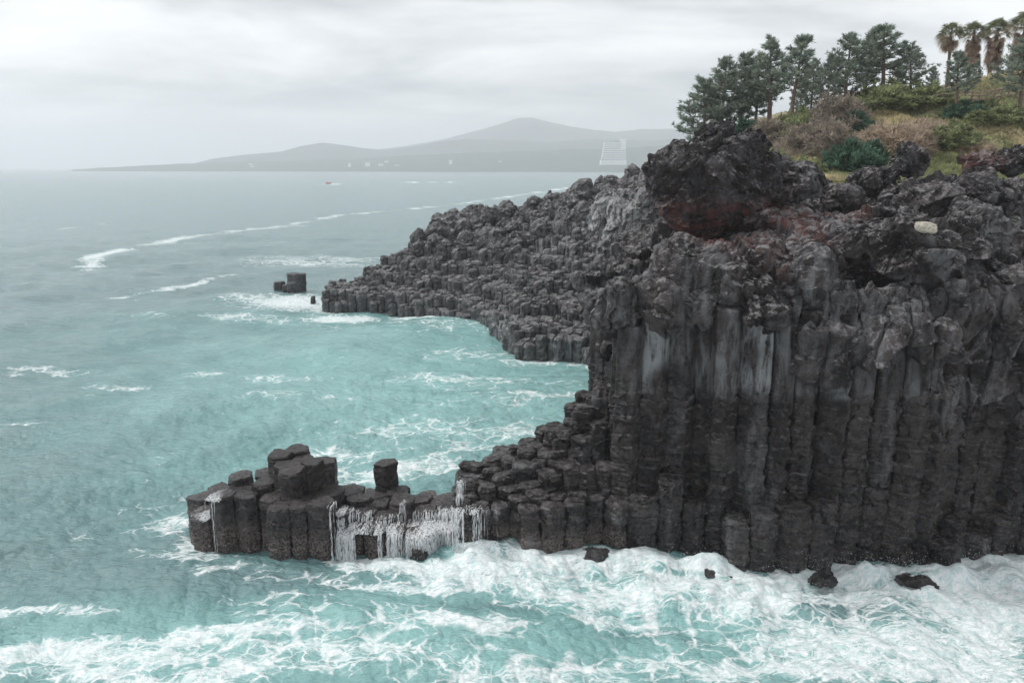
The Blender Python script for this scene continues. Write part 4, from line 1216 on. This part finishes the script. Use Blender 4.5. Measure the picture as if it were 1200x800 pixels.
# surf heaped up against the rocks
yfx = yf(x)
dd = yfx - y
surf = (sstep(7, .5, dd) * sstep(-2, 0, dd) * (x > -4) * (x < 45) * (r < 80))
lump = fbm(np.stack([x * .35, y * .35, x * 0], 1), 3, 21)
hz = hz + surf * (.25 + .85 * lump)
for (px, py, rd, hh) in [(820, 662, 1.3, .45), (838, 658, .8, .35), (1010, 672, 1.6, 1.0), (985, 668, .9, .6), (1160, 664, 2.0, 1.0), (1110, 668, 1.1, .6), (640, 659, 1.4, .5), (700, 660, 1.0, .3), (930, 678, 1.0, .7), (545, 662, 1.2, .55), (510, 668, 1.4, .3), (470, 668, 1.2, .3), (240, 632, .9, .3), (800, 690, 3, .3), (950, 700, 3.5, .45), (620, 695, 3.5, .35), (1100, 700, 4, .5)]:
    c = PZ(px, py); d2 = (x - c[0]) ** 2 + ((y - c[1]) * 1.3) ** 2
    hz = hz + hh * .5 * np.exp(-d2 / rd ** 2) * np.clip(1 + 2.2 * lump, .1, 2)
m4 = foam > .55
Pn = np.stack([x * 1.6, y * 1.6, x * 0], 1)
rou = np.zeros(n_); idx = np.where((foam > .3) & (r < 120))[0]
rou[idx] = fbm(Pn[idx], 4, 41, .6) * .11 * sstep(.3, .9, foam[idx])
hz = hz + rou
foam = np.clip(foam + surf * .25, 0, 1)
V = np.stack([x + dxx, y + dyy, hz], 1)
i = np.arange(nr - 1)[:, None] * na; j = np.arange(na - 1)[None]
Q = np.stack([i + j + 1, i + j, i + na + j, i + na + j + 1], -1).reshape(-1, 4)

m, nt, b, out = newmat('sea_water'); g = N(nt); p = g.pos()
flat = g.mapv(p, (1, 1, 0))
fa = g.attr('foam'); mi = g.attr('milk')
w1 = g.noise(flat, .22, 4, .55, out='Color'); w2 = g.noise(flat, 1.1, 3, .6, out='Color')
wv = g.vmath('ADD', flat, g.vmath('MULTIPLY', g.vmath('SUBTRACT', w1, (.5, .5, .5)), (3.0, 3.0, 0)))
wv = g.vmath('ADD', wv, g.vmath('MULTIPLY', g.vmath('SUBTRACT', w2, (.5, .5, .5)), (.8, .8, 0)))
ws = g.mapv(wv, (.8, 1.25, 1), rot=(0, 0, rad(-12)))
e1 = g.voro(ws, .55, 'DISTANCE_TO_EDGE'); e2 = g.voro(ws, 1.45, 'DISTANCE_TO_EDGE'); e3 = g.voro(ws, 3.6, 'DISTANCE_TO_EDGE')
dn = g.math('ADD', g.math('MULTIPLY', g.noise(flat, .16, 4, .6), .45), g.math('MULTIPLY', g.noise(ws, .6, 7, .66), .55))                 # density variation of the foam
dens = g.math('ADD', fa, g.math('MULTIPLY', g.math('SUBTRACT', dn, .5), 1.7))
solid = g.rng(dens, .80, 1.30)
def lace(e, w): return g.rng(g.math('DIVIDE', e, w), 1.0, .15)
wid = g.rng(dens, .10, 1.0, .006, .24, False)
l1 = lace(e1, wid); l2 = lace(e2, g.math('MULTIPLY', wid, 1.1)); l3 = lace(e3, g.math('MULTIPLY', wid, 1.3))
lc = g.math('MAXIMUM', g.math('MULTIPLY', l1, g.rng(dens, .14, .36)), g.math('MULTIPLY', l2, g.rng(dens, .24, .52)))
lc = g.math('MAXIMUM', lc, g.math('MULTIPLY', l3, g.rng(dens, .38, .70)))
fine = g.noise(ws, 6.0, 6, .7)
l4 = lace(g.voro(ws, 7.5, 'DISTANCE_TO_EDGE'), g.math('MULTIPLY', wid, 1.3))
lc = g.math('MAXIMUM', lc, g.math('MULTIPLY', l4, g.rng(dens, .50, .85, 0, .8)))
lc = g.math('MULTIPLY', lc, g.rng(fine, .25, .52))
# scattered small whitecaps further out
caps = g.rng(g.math('MULTIPLY', g.noise(g.mapv(wv, (.55, 1.5, 1)), .12, 7, .66), 1.0), .655, .72)
holes = g.math('MAXIMUM', lace(g.voro(ws, 2.4, 'DISTANCE_TO_EDGE'), g.rng(dens, .6, 1.3, .08, .30, False)), lace(g.voro(ws, 6.5, 'DISTANCE_TO_EDGE'), g.rng(dens, .6, 1.3, .10, .45, False)))
solid = g.math('MULTIPLY', solid, g.math('MULTIPLY_ADD', holes, .62, .38))
fo_ = g.math('MAXIMUM', g.math('MAXIMUM', lc, solid), g.math('MULTIPLY', caps, .55))
fo_ = g.math('MULTIPLY', fo_, g.rng(g.noise(ws, 2.2, 8, .72), .34, .60, .35, 1.0))
mvar = g.math('ADD', mi, g.math('MULTIPLY', g.math('SUBTRACT', g.noise(wv, .16, 6, .62), .5), .9))
mvar = g.math('ADD', mvar, g.math('MULTIPLY', fa, .25))
wc = g.mix(g.rng(mvar, -.15, .45, smooth=False), (.142, .218, .228), (.140, .268, .272))
wc = g.mix(g.rng(mvar, .40, 1.15, smooth=False), wc, (.25, .46, .45))
wc = g.mix(g.math('MULTIPLY', g.rng(dens, .25, .95), g.rng(g.noise(flat, .5, 4, .6), .3, .7, .2, .75)), wc, (.46, .64, .64))
c = g.mix(fo_, wc, (.76, .785, .80))
g.l(c, b.inputs['Base Color'])
g.l(g.rng(fo_, 0, .6, .16, .75), b.inputs['Roughness'])
b.inputs['IOR'].default_value = 1.33
g.l(g.rng(fo_, 0, .5, .5, .2), b.inputs['Specular IOR Level'])
rip = g.math('ADD', g.noise(g.mapv(p, (1, 1.6, 0)), 1.4, 6, .6), g.math('MULTIPLY', g.noise(g.mapv(p, (.8, 1.7, 0)), .25, 3, .5), 2.5))
bnf = g.bump(g.noise(g.mapv(p, (.45, 1.5, 0)), .22, 6, .62), .9, 1.0)
bn = g.bump(rip, .24, 1.0, bnf); g.l(g.math('MULTIPLY_ADD', fo_, -.75, 1.0), bn.node.inputs['Strength'])
bn2 = g.bump(g.math('ADD', fo_, g.math('MULTIPLY', fine, .5)), .025, .45, bn)
g.l(bn2, b.inputs['Normal'])
tag(mk('sea', V, Q, m, None, True, {'foam': foam, 'milk': milk}), 'turquoise and teal sea streaked with white surf', None, kind='structure')
print('sea verts', len(V))

# ------------------------------------------------------------------ falling water and spray
m, nt, b, out = newmat('falling_water'); g = N(nt); p = g.pos()
al = g.noise(g.mapv(p, (1, 1, .30)), 8.0, 5, .65)
a2 = g.rng(al, .36, .52, 0, .55)
b.inputs['Base Color'].default_value = (.80, .83, .85, 1); b.inputs['Roughness'].default_value = .35
g.l(a2, b.inputs['Alpha'])
M_FALL = m
NC = np.array([(c_[0], c_[1], c_[2]) for c_ in NEARCOL])
def topz(x, y):
    d = np.hypot(NC[:, 0] - x, NC[:, 1] - y); k = d.argmin()
    return NC[k, 2] if d[k] < 1.25 else 0.0
def cascade(label, x0, x1, d0, d1, seed, count, wide=.03, topmin=.7):
    """many separate threads of water running over the column tops and dropping down their faces"""
    rr_ = random.Random(seed); mb = MB(); cl = [(rr_.uniform(x0, x1), rr_.uniform(.04, .26)) for _ in range(max(3, count // 16))]
    for q in range(count):
        c_ = rr_.choice(cl); xx = rr_.gauss(*c_) if rr_.random() < .94 else rr_.uniform(x0, x1)
        if not x0 - .3 <= xx <= x1 + .3: continue
        ys = rr_.uniform(d0 + .5, d1) + yf(xx); ye = yf(xx) + d0 - .1
        z = topz(xx, ys) + .03; pts = [(xx, ys, z)]; y_ = ys; x_ = xx
        while y_ > ye and z > .05:
            y_ -= .09; x_ += rr_.gauss(0, .035)
            zn = max(topz(x_, y_ - .12), 0) + .03
            if zn < z - .15:
                y_ -= .04
                for t in np.linspace(0, 1, max(3, int((z - zn) / .18)))[1:]:
                    pts.append((x_ + rr_.gauss(0, .018), y_ - .10 * t, z + (zn - z) * t))
                y_ -= .10; z = zn
            elif zn > z + .15: break
            else: z = zn; pts.append((x_, y_, z))
        if len(pts) < 4: continue
        n = len(pts); r0 = rr_.uniform(.25, 1.0) ** 1.5 * wide
        w_ = r0 * (.1 + 1.8 * np.random.RandomState(q + seed * 999).rand(n)); w_[0] = .004
        mb.tube(pts, w_, 4, False)
    return tag(mb.build('waterfall', M_FALL, None, True, origin=((x0 + x1) / 2, float(yf(x0)), 0)), label, 'waterfall', 'water pouring off the reef')
cascade('thin white water threads falling down the middle face of the reef', -10.3, -6.6, .0, 2.6, 1, 300, .030)
cascade('broad white cascade tumbling between the reef and the stepped ledge', -6.9, -2.9, -.3, 3.6, 2, 760, .036)
cascade('thin sheet of water running off the low block at the reef tip', -18.9, -17.2, .0, 1.8, 3, 200, .028)
cascade('narrow trickle down the front columns of the stepped ledge', -2.7, -.4, .0, 1.6, 4, 50, .024)

rs = np.random.RandomState(5)
sp_ = MB()
SPR = [(545, 655, 1.6, 1.0, 420), (575, 640, 1.2, .9, 260), (640, 655, 1.6, .6, 200), (822, 660, 1.1, 1.1, 380), (1010, 668, 1.8, 1.2, 420), (1160, 662, 2.2, 1.1, 420), (930, 676, 1.2, .8, 220), (470, 655, 1.4, .5, 200), (700, 656, 1.6, .5, 160), (240, 632, .8, .4, 90), (1085, 668, 1.5, .8, 220), (620, 652, .8, .5, 80)]
I0 = ico(1)
for (px, py, rd, hh, cnt) in SPR:
    c = PZ(px, py)
    n = cnt
    P = c + np.stack([rs.normal(size=n) * rd, rs.normal(size=n) * rd * .35 - .2, np.abs(rs.normal(size=n)) * hh * .45], 1)
    s = rs.uniform(.005, .017, n)
    V = (P[:, None] + I0[0][None] * s[:, None, None] * np.array([1, 1, 1.3])).reshape(-1, 3)
    T = (np.arange(n)[:, None, None] * len(I0[0]) + I0[1][None]).reshape(-1, 3)
    sp_.add(V, T=T)
tag(sp_.build('spray', M_WHITE, None, True), 'droplets of white spray thrown up where the surf hits the rocks', 'spray', kind='stuff')

# ------------------------------------------------------------------ haze
m = bpy.data.materials.new('haze_air'); m.use_nodes = True; nt = m.node_tree; nt.nodes.clear()
out = nt.nodes.new('ShaderNodeOutputMaterial'); pv = nt.nodes.new('ShaderNodeVolumePrincipled'); nt.links.new(pv.outputs[0], out.inputs['Volume'])
pv.inputs['Color'].default_value = (.91, .952, 1, 1); pv.inputs['Density'].default_value = 2.4e-4; pv.inputs['Anisotropy'].default_value = .22
mb = MB(); mb.box((0, 7200, 265), (26000, 15000, 540)); ho = mb.build('haze', m)
ho.data.materials[0] = m; tag(ho, 'pale sea haze that fades the far coast', 'haze', kind='stuff')
ho.location = (0, 0, 0)

# ------------------------------------------------------------------ sky and light
SUN_EL, SUN_AZ = rad(48), rad(-72)       # azimuth from the view direction, towards the left
w = bpy.data.worlds.new('World'); scene.world = w; w.use_nodes = True; nt = w.node_tree; nt.nodes.clear(); g = N(nt)
out = g.n('ShaderNodeOutputWorld'); tc = g.n('ShaderNodeTexCoord').outputs['Generated']
sky = g.n('ShaderNodeTexSky', sky_type='NISHITA'); sky.sun_disc = False; sky.sun_elevation = SUN_EL; sky.sun_rotation = SUN_AZ; sky.dust_density = 3
b1 = g.n('ShaderNodeBackground'); g.l(sky.outputs[0], b1.inputs[0]); b1.inputs[1].default_value = .10
sx = g.sep(tc)
den = g.math('ADD', g.math('MAXIMUM', sx[2], 0.0), .15)
cv = g.comb(g.math('DIVIDE', sx[0], den), g.math('DIVIDE', sx[1], den), 0.0)
n1 = g.noise(g.mapv(cv, (.75, 1.0, 1)), .85, 7, .56, .3); n2 = g.noise(g.mapv(cv, (.3, .8, 1), loc=(3, 7, 0)), .35, 4, .5)
cf = g.rng(g.math('ADD', g.math('MULTIPLY', n1, .6), g.math('MULTIPLY', n2, .4)), .40, .62)
cc = g.mix(cf, (.235, .24, .25), (.71, .706, .70))
cc = g.mix(g.rng(sx[2], .0, .10, .85, 0), cc, (.87, .87, .87))
b2 = g.n('ShaderNodeBackground'); g.l(cc, b2.inputs[0]); b2.inputs[1].default_value = 1.0
ms = g.n('ShaderNodeMixShader'); ms.inputs[0].default_value = .9; g.l(b1.outputs[0], ms.inputs[1]); g.l(b2.outputs[0], ms.inputs[2]); g.l(ms.outputs[0], out.inputs[0])

sl = bpy.data.lights.new('sun', 'SUN'); sl.energy = 1.5; sl.angle = rad(12); sl.color = (1, .97, .93)
so = bpy.data.objects.new('sun', sl); COL.objects.link(so)
dv = Vector((math.sin(SUN_AZ) * math.cos(SUN_EL), math.cos(SUN_AZ) * math.cos(SUN_EL), math.sin(SUN_EL)))
so.rotation_euler = (-dv).to_track_quat('-Z', 'Y').to_euler(); so.location = (0, 0, 60)

cam = bpy.data.cameras.new('camera'); cam.sensor_width = 36; cam.lens = 36 * F / 1200; cam.clip_end = 40000; cam.clip_start = .5
co = bpy.data.objects.new('camera', cam); COL.objects.link(co); co.location = (0, 0, H); co.rotation_euler = (math.pi / 2 - PITCH, 0, 0)
scene.camera = co
scene.view_settings.view_transform = 'Standard'; scene.view_settings.look = 'None'; scene.view_settings.exposure = .90; scene.view_settings.gamma = 1
scene.cycles.max_bounces = 5; scene.cycles.diffuse_bounces = 3; scene.cycles.glossy_bounces = 3; scene.cycles.use_adaptive_sampling = True; scene.cycles.adaptive_threshold = .02; scene.cycles.volume_bounces = 1; scene.cycles.transparent_max_bounces = 8
scene.cycles.use_denoising = True
